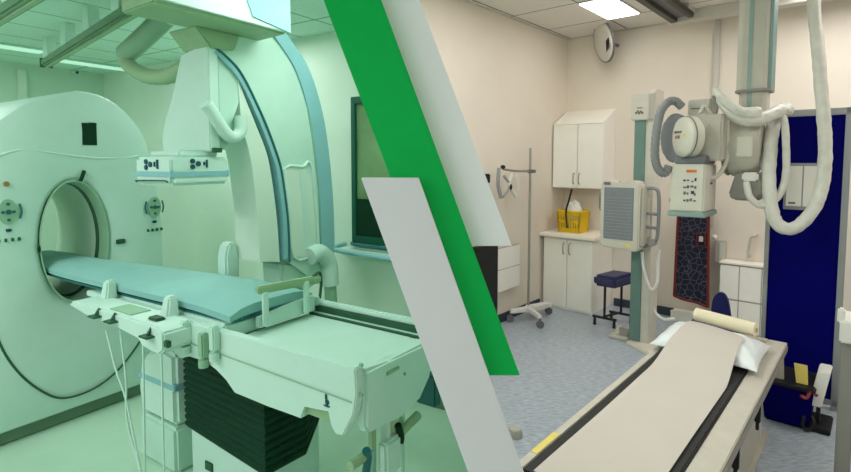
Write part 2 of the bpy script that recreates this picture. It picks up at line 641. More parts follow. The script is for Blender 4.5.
def slab_along(zlo, zhi, ins=0.0, sag=0.0, crown=0.0):
    m_ = MB()
    S = spline([(a, b, c) for a, b, c in TE], 5)
    rows = []
    for p in S:
        e, g0, g1 = p.x, p.y + ins, p.z - ins
        row_t, row_b = [], []
        for k in range(9):
            t = k / 8
            edge = 1 - abs(2 * t - 1) ** 4
            dz = sag * max(0, (2.1 - e)) ** 2
            row_t.append((g0 + (g1 - g0) * t, e, zlo + (zhi - zlo) * (.45 + .55 * edge) - dz))
            row_b.append((g0 + (g1 - g0) * t, e, zlo - dz))
        rows.append((row_t, row_b))
    vt = [[m_.bm.verts.new(q) for q in r[0]] for r in rows]
    vb = [[m_.bm.verts.new(q) for q in r[1]] for r in rows]
    for i in range(len(rows) - 1):
        for k in range(8):
            m_.bm.faces.new((vt[i][k], vt[i][k + 1], vt[i + 1][k + 1], vt[i + 1][k]))
            m_.bm.faces.new((vb[i][k], vb[i + 1][k], vb[i + 1][k + 1], vb[i][k + 1]))
        m_.bm.faces.new((vt[i][0], vt[i + 1][0], vb[i + 1][0], vb[i][0]))
        m_.bm.faces.new((vt[i][8], vb[i][8], vb[i + 1][8], vt[i + 1][8]))
    for i in (0, len(rows) - 1):
        for k in range(8):
            m_.bm.faces.new((vt[i][k], vb[i][k], vb[i][k + 1], vt[i][k + 1]))
    return m_


slab_along(1.043, 1.10, sag=.16).build('mattress', 'mint_blue', pt_, angle=50)
slab_along(1.022, 1.043, .012).build('table_board', 'mint_teal', pt_)
MB().box(1.262, 1.70, 1.80, 2.75, .955, 1.022, .01).build('table_frame', 'mint_white', pt_)
MB().box(1.235, 1.262, 1.80, 2.9, .985, 1.012, .004).build('side_rail', 'mint_white', pt_)
MB().box(1.25, 1.715, 1.10, 1.80, .91, .955, .006).build('foot_deck', 'mint_white', pt_)
MB().prism([(2.75, .985), (2.75, .93), (2.28, .915), (2.14, .885), (2.05, .84), (1.98, .87), (1.87, .872), (1.80, .85), (1.735, .825), (1.69, .782), (1.50, .782), (1.325, .782), (1.31, .835), (1.19, .85), (1.185, .80), (1.165, .776), (1.13, .78), (1.085, .86), (1.07, .94), (1.075, 1.018), (1.83, 1.008)], 0, 1.222, 1.26, .004).build('side_panel', 'mint_white', pt_)
MB().tube([(1.220, 2.0, .925), (1.219, 1.5, .915), (1.219, 1.09, .905)], .0025, 6).build('panel_groove', 'mint_grey', pt_)
MB().prism([(1.262, 1.0), (1.262, .80), (1.285, .776), (1.45, .765), (1.58, .775), (1.65, .84), (1.685, .95), (1.685, .985), (1.40, .985)], 1, 1.065, 1.115, .012).build('end_panel', 'mint_white', pt_)
p = on('L', 1, 1.062, 388, 375)
MB().box(1.37, 1.44, 1.058, 1.07, .945, .957, .002).build('panel_slot', 'mint_grey', pt_)
for x_, y_ in ((405, 374), (362, 365), (362, 395)):
    p = on('L', 1, 1.062, x_, y_)
    MB().cyl((p.x, 1.07, p.z), (p.x, 1.060, p.z), .006, .006, 12).build('bolt', 'mint_grey', pt_)
MB().box(1.745, 1.775, 1.10, 1.81, .992, 1.016, .006).build('guard_rail', 'mint_white', pt_)
MB().box(1.725, 1.76, 1.10, 1.80, .935, .966, .004).build('guard_rail', 'mint_white', pt_)
MB().box(1.735, 1.757, 1.10, 1.80, .966, .992).build('rail_channel', 'mint_dark', pt_)
MB().box(1.712, 1.727, 1.10, 1.79, .952, .962).build('deck_groove', 'mint_dark', pt_)
MB().box(1.735, 1.765, 1.76, 1.82, .93, 1.03, .006).build('rail_bracket', 'mint_white', pt_)
MB().prism([(1.40, .975), (1.72, .975), (1.72, 1.045), (1.60, 1.04), (1.40, 1.02)], 1, 1.755, 1.785, .004).build('foot_board', 'mint_white', pt_)
hb = MB().hexa([(1.385, 1.735, 1.125), (1.745, 1.735, 1.105), (1.745, 1.765, 1.105), (1.385, 1.765, 1.125)], [(1.385, 1.735, 1.158), (1.745, 1.735, 1.140), (1.745, 1.765, 1.140), (1.385, 1.765, 1.158)], .006).build('hand_bar', 'mint_olive', pt_)
for g_ in (1.415, 1.645):
    MB().box(g_ - .013, g_ + .013, 1.725, 1.745, .985, 1.13, .004).build('bar_post', 'mint_white', pt_)
MB().tube([(1.70, 1.75, 1.14), (1.745, 1.75, 1.15), (1.765, 1.76, 1.10), (1.765, 1.77, 1.02)], .007, 8).build('bar_cable', 'mint_dark', pt_)
p = on('L', 0, 1.221, 327, 402)
MB().ball((1.221, p.y, p.z), (.003, .010, .010), 10).ball((1.221, p.y + .004, p.z + .016), (.003, .006, .012), 8).ball((1.221, p.y + .002, p.z - .014), (.003, .016, .004), 8).build('panel_emblem', 'mint_icon', pt_)
MB().box(1.24, 1.40, 1.20, 1.33, .795, .835, .004).build('drawer_slide', 'mint_olive', pt_)
# console on the table's side
cs = MB().prism([(2.76, 1.005), (2.76, .985), (2.60, .972), (2.30, .962), (2.14, .955), (2.12, .915), (2.0, .905), (1.96, .93), (1.96, 1.0), (2.0, 1.02), (2.70, 1.02)], 0, 1.10, 1.235, .008).build('control_console', 'mint_white', pt_)
MB().box(1.12, 1.21, 2.24, 2.42, 1.018, 1.024, .002).build('key_field', 'mint_grey', cs)
MB().box(1.13, 1.175, 2.06, 2.13, 1.018, 1.032, .006).build('console_switch', 'mint_dark', cs)
for e_ in (2.64, 2.12):
    MB().hexa([(1.19, e_ - .034, 1.0), (1.25, e_ - .034, 1.0), (1.25, e_ + .034, 1.0), (1.19, e_ + .034, 1.0)], [(1.21, e_ - .022, 1.10), (1.25, e_ - .022, 1.10), (1.25, e_ + .022, 1.10), (1.21, e_ + .022, 1.10)], .008).build('console_bracket', 'mint_white', cs)
for x_, y_ in ((95, 316), (111, 321), (147, 336)):
    p = on('L', 0, 1.085, x_, y_)
    MB().cyl((1.105, p.y, p.z + .03), (1.085, p.y, p.z), .006).box(1.065, 1.11, p.y - .03, p.y + .03, p.z - .006, p.z + .002, .002).build('control_lever', 'mint_dark', cs)
p = on('L', 0, 1.098, 167, 344)
MB().box(1.09, 1.11, p.y - .014, p.y + .014, p.z - .014, p.z + .014, .004).build('signal_light', 'mint_dark', cs)
for x_, y_, zz in ((185, 332, 0), (203, 345, 1), (214, 338, 0)):
    p = on('L', 0, 1.205, x_, y_)
    MB().box(1.19, 1.222, p.y - .018, p.y + .018, p.z - .05, p.z + .05, .006).cyl((1.205, p.y, p.z - .06), (1.205, p.y, p.z - .09), .02).build('rail_clamp', 'mint_shell' if not zz else 'mint_grey', pt_)
for pts in (((106, 330), (116, 370), (126, 400), (141, 472), (147, 500)), ((120, 330), (126, 380), (127, 420), (140, 470), (147, 500)), ((143, 338), (144, 400), (145, 470), (146, 500)), ((161, 345), (162, 380), (163, 430), (165, 500))):
    MB().tube([on('L', 0, 1.16, x, y) for x, y in pts], .0045, 6, 5).build('hanging_cable', 'mint_white', pt_)
# ribbed pedestal cover
mb = MB()
nr = 13
for k in range(nr):
    z0_ = .345 + k * .036
    gl = (z0_ - .345) / .47
    o_ = .012 * (1 - gl)
    dz = .0
    base = [(1.385, 1.72), (1.60, 1.70), (1.745, 1.76), (1.745, 2.3), (1.385, 2.3)]
    drop = [0.0, .0, .085, .10, .055]
    for part in (0, 1):
        pass
    def ringpts(ins, z):
        c0 = (1.585, 2.0)
        return [(c0[0] + (a - c0[0]) * (1 - ins), c0[1] + (b - c0[1]) * (1 - ins), z + d * (1 - gl)) for (a, b), d in zip(base, drop)]
    A = [mb.bm.verts.new(q) for q in ringpts(.03, z0_)]
    Bq = [mb.bm.verts.new(q) for q in ringpts(0, z0_ + .012)]
    Cq = [mb.bm.verts.new(q) for q in ringpts(0, z0_ + .026)]
    Dq = [mb.bm.verts.new(q) for q in ringpts(.03, z0_ + .036)]
    for P_, Q_ in ((A, Bq), (Bq, Cq), (Cq, Dq)):
        for j in range(5):
            mb.bm.faces.new((P_[j], P_[(j + 1) % 5], Q_[(j + 1) % 5], Q_[j]))
    if k == 0:
        mb.bm.faces.new(A[::-1])
    if k == nr - 1:
        mb.bm.faces.new(Dq)
mb.build('bellows', 'green_black', pt_, angle=20)
MB().prism([(1.40, 1.75), (1.60, 1.72), (1.76, 1.78), (1.76, 2.28), (1.40, 2.28)], 2, zf, .50, .01).build('pedestal', 'mint_white', pt_)
p = on('L', 0, 1.398, 209, 466)
MB().box(1.394, 1.41, p.y - .03, p.y + .03, p.z - .025, p.z + .02, .004).build('socket', 'mint_dark', pt_)
# clamps with handles hanging at the foot end
E1 = 1.12


def eL(x, y, e=E1):
    return on('L', 1, e, x, y)


for x_ in (372, 401):
    a, b = eL(x_, 398), eL(x_, 500)
    MB().box(a.x - .011, a.x + .011, E1 - .011, E1 + .011, max(b.z, .25), .80, .003).build('accessory_bar', 'mint_olive' if x_ < 390 else 'mint_shell', pt_)
a = eL(382, 410)
MB().box(a.x - .012, a.x + .014, E1 - .03, E1, .45, .81, .004).build('accessory_bar', 'mint_white', pt_)
a, b = eL(391, 398), eL(391, 446)
MB().cyl((a.x, E1, a.z + .02), (b.x, E1, b.z), .03, .028, 18).build('infusion_bottle', 'mint_cream', pt_)
a, b = eL(375, 441), eL(391, 464)
MB().box(a.x, b.x, E1 - .05, E1 - .01, b.z, a.z, .01).build('clamp_block', 'mint_white', pt_)
MB().tube([eL(400, 433, E1 - .03), eL(409, 424, E1 - .03), eL(418, 415, E1 - .03)], .017, 10, 3).build('clamp_handle', 'mint_olive', pt_)
MB().tube([eL(398, 425, E1 - .04), eL(401, 436, E1 - .04), eL(400, 443, E1 - .04)], .013, 10, 3).build('clamp_knob', 'green_black', pt_)
MB().tube([eL(350, 466, E1 - .03), eL(358, 461, E1 - .03), eL(366, 455, E1 - .03)], .016, 10, 3).build('clamp_handle', 'mint_olive', pt_)
MB().tube([eL(366, 450, E1 - .04), eL(368, 458, E1 - .04), eL(366, 472, E1 - .04)], .014, 10, 3).build('clamp_knob', 'mint_teal', pt_)
MB().tube([eL(372, 450, E1 - .045), eL(369, 475, E1 - .045), eL(366, 500, E1 - .045)], .01, 8, 3).build('clamp_strap', 'mint_band', pt_)
a = eL(428, 384, 1.2)
MB().box(a.x - .02, a.x + .03, 1.15, 1.25, a.z - .09, a.z + .05, .008).build('rail_clamp', 'mint_teal', pt_)
MB().box(1.70, a.x, 1.17, 1.21, .935, .955, .004).build('clamp_arm', 'mint_dark', pt_)

# ---- covered floor unit between scanner and pedestal
cu = thing('equipment_unit', 'covered mint equipment unit with a blue band standing left of the black ribbed pedestal', 'equipment', 'L', (1.46, 2.55, zf))
MB().prism([(2.38, .37), (2.70, .37), (2.72, .50), (2.68, .60), (2.64, .70), (2.50, .745), (2.38, .73)], 0, 1.385, 1.56, .02).build('upper_cover', 'mint_white', cu)
MB().box(1.382, 1.562, 2.376, 2.712, .548, .582, .004).build('blue_band', 'mint_band', cu)
MB().prism([(2.38, zf), (2.72, zf), (2.70, .36), (2.38, .36)], 0, 1.38, 1.56, .015).build('lower_cover', 'mint_shell', cu)

# ---- C arm hanging from the ceiling
ca = thing('c_arm', 'large mint C shaped x ray arm with blue outer stripe hanging over the patient table', 'x ray arm', 'L', (1.8, 2.3, 2.3))
EA = 2.2


def fa(x, y, e=EA):
    p = on('L', 1, e, x, y)
    return (p.x, p.z)


inner = [fa(x, y) for x, y in ((208, 43), (226, 57), (242, 76), (262, 117), (274, 148), (281, 172), (287, 218), (289, 262))]
outer = [fa(x, y) for x, y in ((262, 8), (285, 34), (307, 68), (321, 112), (328, 157), (332, 205), (334, 245), (331, 272), (318, 284))]
si = [(p.x, p.y) for p in spline([(a, b, 0) for a, b in inner], 6)]
so = [(p.x, p.y) for p in spline([(a, b, 0) for a, b in outer], 6)]
MB().prism(si + so[::-1], 1, EA, EA + .22).build('arc', 'mint_shell', ca)
# stripe on the front edge of the arc
ob = [fa(x - 13, y + 1) for x, y in ((275, 20), (285, 34), (307, 68), (321, 112), (328, 157), (332, 205), (333, 245), (331, 262))]
oa = [fa(x, y) for x, y in ((275, 20), (285, 34), (307, 68), (321, 112), (328, 157), (332, 205), (333, 245), (331, 262))]
sa = [(p.x, p.y) for p in spline([(a, b, 0) for a, b in oa], 6)]
sb = [(p.x, p.y) for p in spline([(a, b, 0) for a, b in ob], 6)]
MB().prism(sa + sb[::-1], 1, EA - .012, EA + .002).build('outer_stripe', 'mint_band', ca)
MB().tube([(g, EA - .006, z) for g, z in inner], .0065, 8).build('track_groove', 'mint_teal', ca)
i2 = [fa(x - 4, y + 2) for x, y in ((218, 50), (242, 76), (262, 117), (274, 148), (281, 172), (287, 218), (288, 258))]
s2 = [(p.x, p.y) for p in spline([(a, b, 0) for a, b in i2], 6)]
i3 = [fa(x, y) for x, y in ((218, 50), (242, 76), (262, 117), (274, 148), (281, 172), (287, 218), (288, 258))]
s3 = [(p.x, p.y) for p in spline([(a, b, 0) for a, b in i3], 6)]
MB().prism(s2 + s3[::-1], 1, EA - .004, EA + .2).build('track_strip', 'mint_band', ca)
# inner liner: the wide pale inside band of the arc
l1 = [fa(x, y) for x, y in ((239, 79), (256, 122), (267, 150), (272, 172), (278, 218), (281, 262))]
l2 = [fa(x, y) for x, y in ((239, 79), (243, 122), (250, 150), (254, 172), (259, 218), (261, 262))]
p1 = [(p.x, p.y) for p in spline([(a, b, 0) for a, b in l1], 6)]
p2 = [(p.x, p.y) for p in spline([(a, b, 0) for a, b in l2], 6)]
MB().prism(p1 + p2[::-1], 1, EA + .01, EA + .2).build('arc_liner', 'mint_wall', ca)
MB().prism([fa(x, y) for x, y in ((282, 168), (303, 166), (311, 178), (316, 246), (309, 257), (292, 256), (287, 214))], 1, EA - .004, EA + .002).build('side_window', 'mint_wall', ca)
MB().tube([(fa(x, y)[0], EA - .004, fa(x, y)[1]) for x, y in ((284, 169), (302, 167), (307, 162), (311, 166), (313, 182), (318, 246), (311, 256), (293, 257), (289, 214))], .009, 8, 3, closed=True).build('window_frame', 'mint_white', ca)
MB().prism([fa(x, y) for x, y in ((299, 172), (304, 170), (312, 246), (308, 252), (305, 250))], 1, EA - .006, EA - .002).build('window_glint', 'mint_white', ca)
MB().prism([fa(x, y) for x, y in ((313, 80), (321, 140), (327, 215), (328, 250), (320, 248), (318, 190), (312, 140), (304, 90))], 1, EA - .005, EA + .002).build('edge_panel', 'mint_grey', ca)
# lower elbow and post
MB().tube([(fa(*q)[0], EA - .03, fa(*q)[1]) for q in ((306, 256), (316, 252), (325, 262), (327, 284))], .05, 14).build('elbow', 'mint_white', ca)
MB().tube([(fa(*q)[0], EA - .03, fa(*q)[1]) for q in ((326, 282), (327, 292), (328, 318))], .036, 12, 3).build('elbow_post', 'mint_grey', ca)
MB().prism([fa(x, y) for x, y in ((248, 260), (251, 247), (258, 245), (262, 262), (262, 290), (249, 290))], 1, EA + .18, EA + .26, .01).build('tube_housing', 'mint_white', ca)
MB().prism([fa(x, y) for x, y in ((284, 262), (330, 262), (326, 280), (310, 292), (286, 290))], 1, EA + .02, EA + .2, .02).build('arc_foot', 'mint_shell', ca)
# overhead beam
MB().hexa([(1.13, 2.0, 2.285), (1.79, 2.0, 2.295), (1.79, 2.24, 2.285), (1.13, 2.24, 2.28)], [(1.13, 2.0, 2.5), (1.79, 2.0, 2.5), (1.79, 2.24, 2.5), (1.13, 2.24, 2.5)], .006).build('overhead_beam', 'mint_olive', ca)
MB().box(1.14, 1.80, 1.985, 2.0, 2.30, 2.5, .003).build('beam_front_cover', 'mint_white', ca)
MB().prism([(1.50, 2.5), (1.80, 2.5), (1.80, 2.30), (1.58, 2.33)], 1, 1.978, 1.986).build('beam_stripe', 'mint_band', ca)
MB().box(1.30, 1.62, 2.05, 2.24, 2.46, 2.56, .006).build('ceiling_mount', 'mint_olive', ca)
MB().prism([(1.42, 2.285), (1.66, 2.285), (1.63, 2.21), (1.50, 2.20)], 1, 2.18, 2.40, .006).build('column_bracket', 'mint_olive', ca)
# image receptor column and box
MB().prism([(2.2, 1.72), (2.60, 1.72), (2.61, 1.80), (2.57, 1.88), (2.50, 1.98), (2.44, 2.14), (2.42, 2.19), (2.2, 2.235)], 0, 1.495, 1.55, .006).build('receptor_column', 'mint_white', ca)
MB().prism([(1.553, 2.20), (1.60, 2.18), (1.68, 2.06), (1.685, 1.99), (1.62, 1.86), (1.60, 1.73), (1.553, 1.73)], 1, 2.215, 2.40, .006).build('receptor_carriage', 'mint_shell', ca)
MB().tube([(fa(*q)[0], EA - .02, fa(*q)[1]) for q in ((203, 104), (209, 112), (222, 132), (231, 137), (238, 131), (238, 116))], .03, 12).build('carriage_hose', 'mint_white', ca)
MB().box(1.50, 1.552, 2.19, 2.2, 1.715, 1.738, .002).build('column_socket', 'mint_dark', ca)
rb_ = MB().box(1.298, 1.592, 2.2, 2.50, 1.565, 1.695, .014).build('receptor_box', 'mint_white', ca)
MB().box(1.2945, 1.5955, 2.1965, 2.5035, 1.600, 1.632, .004).build('blue_band', 'mint_band', rb_)
MB().box(1.36, 1.56, 2.24, 2.48, 1.695, 1.722, .006).build('receptor_neck', 'mint_white', rb_)
mb = MB()
for dg, dz, rr in ((0, .01, .011), (0, -.016, .011), (.028, -.002, .012)):
    mb.cyl((1.40 + dg, 2.2, 1.665 + dz), (1.40 + dg, 2.194, 1.665 + dz), rr, rr, 12)
mb.box(1.468, 1.475, 2.194, 2.2, 1.645, 1.682)
mb.box(1.455, 1.461, 2.194, 2.2, 1.655, 1.672)
mb.build('icon_mark', 'mint_icon', rb_)
mb = MB()
for de, dz, rr in ((0, .01, .012), (0, -.016, .012), (-.036, -.002, .013)):
    mb.cyl((1.298, 2.40 + de, 1.662 + dz), (1.292, 2.40 + de, 1.662 + dz), rr, rr, 12)
mb.box(1.292, 1.298, 2.30, 2.31, 1.64, 1.682)
mb.box(1.292, 1.298, 2.325, 2.332, 1.65, 1.672)
mb.build('icon_mark', 'mint_icon', rb_)
MB().tube([(1.293, 2.475, 1.578), (1.285, 2.46, 1.584), (1.285, 2.24, 1.588), (1.293, 2.225, 1.582)], .004, 6, 3).build('box_handle', 'mint_dark', rb_)
# hose loop at the ceiling
h1 = [deep('L', 2.7, 172, 10), deep('L', 2.8, 150, 32), deep('L', 2.95, 126, 54)]
MB().tube(h1, .055, 14, 8).build('ceiling_hose', 'mint_grey', ca)
h2 = [deep('L', 2.95, 124, 52), deep('L', 2.92, 130, 66), deep('L', 2.85, 148, 76), deep('L', 2.75, 168, 76), deep('L', 2.65, 186, 67)]
MB().tube(h2, .042, 14, 6, rib=.03).build('ceiling_hose', 'mint_olive', ca)
MB().cyl(deep('L', 2.69, 174, 8), deep('L', 2.72, 170, 13), .07, .07, 20).build('hose_collar', 'mint_white', ca)

# ---- ceiling rails
for nm, pa, pb_, lab in (('ceiling_rail', (1.722, 4.52), (1.25, 2.05), 'olive green ceiling rail ending above the scanner display, right one of the pair'),
                         ('ceiling_rail', (1.25, 4.6), (.92, 2.4), 'olive green ceiling rail cut by the top left corner of the photo')):
    r_ = thing(nm, lab, 'rail', 'L', (pa[0], pa[1], 2.4), 'ceiling rails in the scanner room')
    if nm and pa[0] < 1.5:
        pa, pb_ = (1.09, 3.75), (.96, 2.3)
    d = Vector((pb_[0] - pa[0], pb_[1] - pa[1], 0))
    n = Vector((-d.y, d.x, 0)).normalized() * .035
    a, b = Vector((pa[0], pa[1], 0)), Vector((pb_[0], pb_[1], 0))
    def rp(p, s, z): return (p.x + n.x * s, p.y + n.y * s, z)
    MB().hexa([rp(a, -1, 2.37), rp(a, 1, 2.37), rp(b, 1, 2.37), rp(b, -1, 2.37)], [rp(a, -1, 2.425), rp(a, 1, 2.425), rp(b, 1, 2.425), rp(b, -1, 2.425)], .01).build('rail_body', 'mint_rail', r_)
    MB().hexa([rp(a, -.3, 2.362), rp(a, .3, 2.362), rp(b, .3, 2.362), rp(b, -.3, 2.362)], [rp(a, -.3, 2.372), rp(a, .3, 2.372), rp(b, .3, 2.372), rp(b, -.3, 2.372)]).build('rail_groove', 'mint_olive', r_)
    MB().hexa([rp(a, -1.1, 2.365), rp(a, 1.1, 2.365), rp(a + (b - a) * .008, 1.1, 2.365), rp(a + (b - a) * .008, -1.1, 2.365)], [rp(a, -1.1, 2.43), rp(a, 1.1, 2.43), rp(a + (b - a) * .008, 1.1, 2.43), rp(a + (b - a) * .008, -1.1, 2.43)]).build('end_cap', 'mint_dark', r_)
    for t in (.06, .28, .5, .72, .94):
        c_ = a + (b - a) * t
        MB().box(c_.x - .03, c_.x + .03, c_.y - .04, c_.y + .04, 2.42, 2.56, .003).build('hanger', 'mint_ceiling', r_)

for nm, g0, g1, e0, e1, lab in (('ceiling_light', 2.05, 2.66, 5.12, 5.26, 'long pale ceiling light strip behind the right ceiling rail'),
                                ('ceiling_light', 1.2, 1.85, 4.85, 4.98, 'faint ceiling light strip at the left edge of the photo')):
    t_ = thing(nm, lab, 'ceiling light', 'L', ((g0 + g1) / 2, (e0 + e1) / 2, 2.56), 'scanner room ceiling lights')
    MB().box(g0 - .02, g1 + .02, e0 - .02, e1 + .02, 2.545, 2.56, .002).build('light_frame', 'mint_shell', t_)
    MB().box(g0, g1, e0, e1, 2.538, 2.547, .002).build('diffuser', 'mint_glow', t_)

p = on('L', 1, 5.70, 77, 72)
sd = thing('camera_sensor', 'small white sensor on the back wall above the scanner', 'sensor', 'L', (p.x, 5.72, p.z))
MB().box(p.x - .04, p.x + .04, 5.70, 5.74, p.z - .02, p.z + .05, .008).build('sensor_body', 'mint_white', sd)
MB().ball((p.x, 5.695, p.z - .005), .014, 10).build('sensor_lens', 'mint_dark', sd)

# tray loop under the window
tr = thing('wall_tray', 'pale mint looped tray on the wall below the dark framed window', 'tray', 'L', (2.66, 2.1, 1.09))
MB().tube([(2.685, 2.44, 1.10), (2.60, 2.46, 1.085), (2.56, 2.40, 1.075), (2.55, 2.0, 1.065), (2.55, 1.75, 1.06)], .016, 10).build('tray_rim', 'mint_band', tr)
MB().tube([(2.685, 2.36, 1.12), (2.62, 2.30, 1.115), (2.62, 2.0, 1.11), (2.62, 1.75, 1.105)], .012, 8).build('tray_rail', 'mint_teal', tr)
MB().box(2.56, 2.69, 1.75, 2.43, 1.068, 1.084, .004).build('tray_plate', 'mint_shell', tr)

# ================================================================== X RAY ROOM
BK = 5.9       # back wall
# ---- ceiling light panel
t_ = thing('ceiling_light', 'bright square light panel in the tiled ceiling above the round mirror', 'ceiling light', 'R', (-2.01, 4.97, 3.13))
MB().box(-2.18, -1.84, 4.62, 5.32, 3.118, 3.13, .002).build('light_frame', 'rail_white', t_)
MB().box(-2.165, -1.855, 4.635, 5.305, 3.110, 3.12, .002).build('diffuser', 'lamp_glow', t_)

# ---- ceiling rails of the x ray tube
cr_ = thing('ceiling_rail', 'dark double ceiling rail ending right of the bright light panel', 'rail', 'R', (-1.53, 5.0, 3.13))
MB().box(-1.62, -1.56, 2.2, 5.52, 3.02, 3.09, .004).build('rail_body', 'rail_dark', cr_)
MB().box(-1.46, -1.41, 2.2, 5.50, 3.04, 3.09, .004).build('rail_body', 'rail_dark', cr_)
MB().box(-1.56, -1.46, 2.2, 5.49, 3.06, 3.08).build('rail_web', 'machine_dark', cr_)
MB().box(-1.63, -1.40, 5.30, 5.53, 3.085, 3.13, .004).build('rail_mount', 'rail_white', cr_)
w_ = thing('wall_rail', 'long pale rail along the top of the back wall behind the machine column', 'rail', 'R', (-.8, 5.6, 3.13))
MB().box(-1.66, 1.4, 5.54, 5.68, 3.03, 3.13, .004).build('rail_body', 'rail_white', w_)

# ---- round mirror high on the back wall
mc = on('R', 1, 5.62, 603.5, 42)
n_ = Vector((-.60, -.66, -.22)).normalized()
mi = thing('wall_mirror', 'round pale mirror with a thin dark rim high on the back wall by the ceiling', 'mirror', 'R', (mc.x, BK, mc.z))
MB().lathe(mc - n_ * .03, n_, [(0, .195), (.02, .226), (.034, .226), (.038, .212)], 40).build('mirror_rim', 'machine_dark', mi)
MB().lathe(mc, n_, [(0.0, .213), (.010, .209), (.018, .17), (.024, .12), (.028, .06), (.029, .005)], 40).build('mirror_face', 'mirror_glass', mi, angle=80)
MB().cyl(mc - n_ * .02, Vector((mc.x + .05, BK, mc.z)), .02).build('mirror_bracket', 'machine_dark', mi)
tv = Vector((-n_.y, n_.x, 0)).normalized()
dk = mc + n_ * .016
MB().hexa([dk + tv * .12 + Vector((0, 0, -.13)), dk + tv * .165 + Vector((0, 0, -.09)), dk + tv * .165 + n_ * .008 + Vector((0, 0, -.09)), dk + tv * .12 + n_ * .008 + Vector((0, 0, -.13))],
          [dk + tv * .09 + Vector((0, 0, .02)), dk + tv * .165 + Vector((0, 0, .05)), dk + tv * .165 + n_ * .008 + Vector((0, 0, .05)), dk + tv * .09 + n_ * .008 + Vector((0, 0, .02))], .004).build('mirror_dark_patch', 'black_plastic', mi)  # dark patch set on the mirror face

# ---- cupboards
uc = thing('wall_cabinet', 'white two door wall cabinet with sloping top above the yellow basket', 'cabinet', 'R', (-2.56, BK, 1.38))
U0, U1, UF = -2.885, -2.29, 5.55
MB().box(U0, U1, UF + .02, BK - .001, 1.36, 2.085, .003).build('carcass', 'cabinet_white', uc)
MB().prism([(UF + .0, 2.085), (BK - .001, 2.085), (BK - .001, 2.265)], 0, U0, U1).build('sloping_top', 'cabinet_white', uc)
for s0, s1, hx in ((U0, -2.585, -2.615), (-2.579, U1, -2.55)):
    d_ = MB().box(s0 + .004, s1 - .002, UF, UF + .018, 1.365, 2.08, .003).build('door', 'cabinet_white', uc)
    MB().tube([(hx, UF, 1.41), (hx, UF - .03, 1.425), (hx, UF - .03, 1.515), (hx, UF, 1.53)], .006, 8, 4).build('handle', 'steel', d_)
lc = thing('base_cabinet', 'white two door floor cabinet under the worktop beside the navy stool', 'cabinet', 'R', (-2.56, 5.6, 0))
B0, B1, BF = -2.868, -2.29, 5.33
MB().box(B0, B1, BF + .02, BK - .002, .0, .82, .003).build('carcass', 'cabinet_white', lc)
for s0, s1, hx in ((B0, -2.582, -2.615), (-2.576, B1, -2.545)):
    d_ = MB().box(s0 + .004, s1 - .002, BF, BF + .018, .03, .80, .003).build('door', 'cabinet_white', lc)
    MB().tube([(hx, BF, .64), (hx, BF - .03, .655), (hx, BF - .03, .745), (hx, BF, .76)], .006, 8, 4).build('handle', 'steel', d_)
wt = MB().box(-2.895, -2.24, 5.27, BK - .002, .822, .86, .006).build('worktop', 'worktop', None, 'R', origin=(-2.56, 5.6, .822))
tag(wt, 'pale cream worktop on the white floor cabinet, carrying the yellow basket', 'worktop')

# ---- yellow basket with a bag
bw0, bw1, by0, by1 = -2.745, -2.505, 5.46, 5.68
bk_ = thing('basket', 'yellow slotted plastic basket on the worktop', 'basket', 'R', ((bw0 + bw1) / 2, (by0 + by1) / 2, .86))


def wall_slats(mb, a, b, z0, z1, flare, n):
    """slotted wall from a to b (plan), vertical bars between rails"""
    a, b = Vector(a), Vector(b)
    for k in range(n + 1):
        p = a + (b - a) * k / n
        mb.cyl((p.x, p.y, z0), (p.x + (p.x - (bw0 + bw1) / 2) * flare, p.y + (p.y - (by0 + by1) / 2) * flare, z1), .008, .008, 6)
    return mb


fl_ = .14
cxm, cym = (bw0 + bw1) / 2, (by0 + by1) / 2


def flr(x, y, t):
    return (x + (x - cxm) * fl_ * t, y + (y - cym) * fl_ * t)


H0, H1 = .862, 1.10
for (ax_, ay_), (bx_, by_), nm in (((bw0, by0), (bw1, by0), 'basket_side'), ((bw1, by0), (bw1, by1), 'basket_side'), ((bw1, by1), (bw0, by1), 'basket_side'), ((bw0, by1), (bw0, by0), 'basket_side')):
    mb = MB()
    nn = 9
    for band0, band1 in ((0, .22), (.46, .58), (.82, 1.0)):
        q = [flr(ax_, ay_, band0), flr(bx_, by_, band0), flr(ax_, ay_, band1), flr(bx_, by_, band1)]
        z0, z1 = H0 + (H1 - H0) * band0, H0 + (H1 - H0) * band1
        d = Vector((bx_ - ax_, by_ - ay_)).normalized()
        nv = (d.y * .006, -d.x * .006)
        mb.hexa([(q[0][0], q[0][1], z0), (q[1][0], q[1][1], z0), (q[1][0] - nv[0], q[1][1] - nv[1], z0), (q[0][0] - nv[0], q[0][1] - nv[1], z0)],
                [(q[2][0], q[2][1], z1), (q[3][0], q[3][1], z1), (q[3][0] - nv[0], q[3][1] - nv[1], z1), (q[2][0] - nv[0], q[2][1] - nv[1], z1)])
    for k in range(nn + 1):
        t = k / nn
        x_, y_ = ax_ + (bx_ - ax_) * t, ay_ + (by_ - ay_) * t
        a0, a1 = flr(x_, y_, 0), flr(x_, y_, 1)
        mb.cyl((a0[0], a0[1], H0), (a1[0], a1[1], H1), .009, .009, 6)
    mb.build(nm, 'yellow_plastic', bk_)
MB().box(bw0, bw1, by0, by1, .861, .868).build('basket_bottom', 'yellow_plastic', bk_)
c4 = [flr(x, y, 1) for x, y in ((bw0, by0), (bw1, by0), (bw1, by1), (bw0, by1))]
MB().tube([(x, y, H1) for x, y in c4], .012, 8, 1, closed=True).build('basket_rim', 'yellow_plastic', bk_)
mb = MB()
mb.ball((cxm, cym, 1.055), (.104, .092, .165), 20)
for v in mb.bm.verts:
    v.co += Vector((random.uniform(-.012, .012), random.uniform(-.012, .012), random.uniform(-.014, .014)))
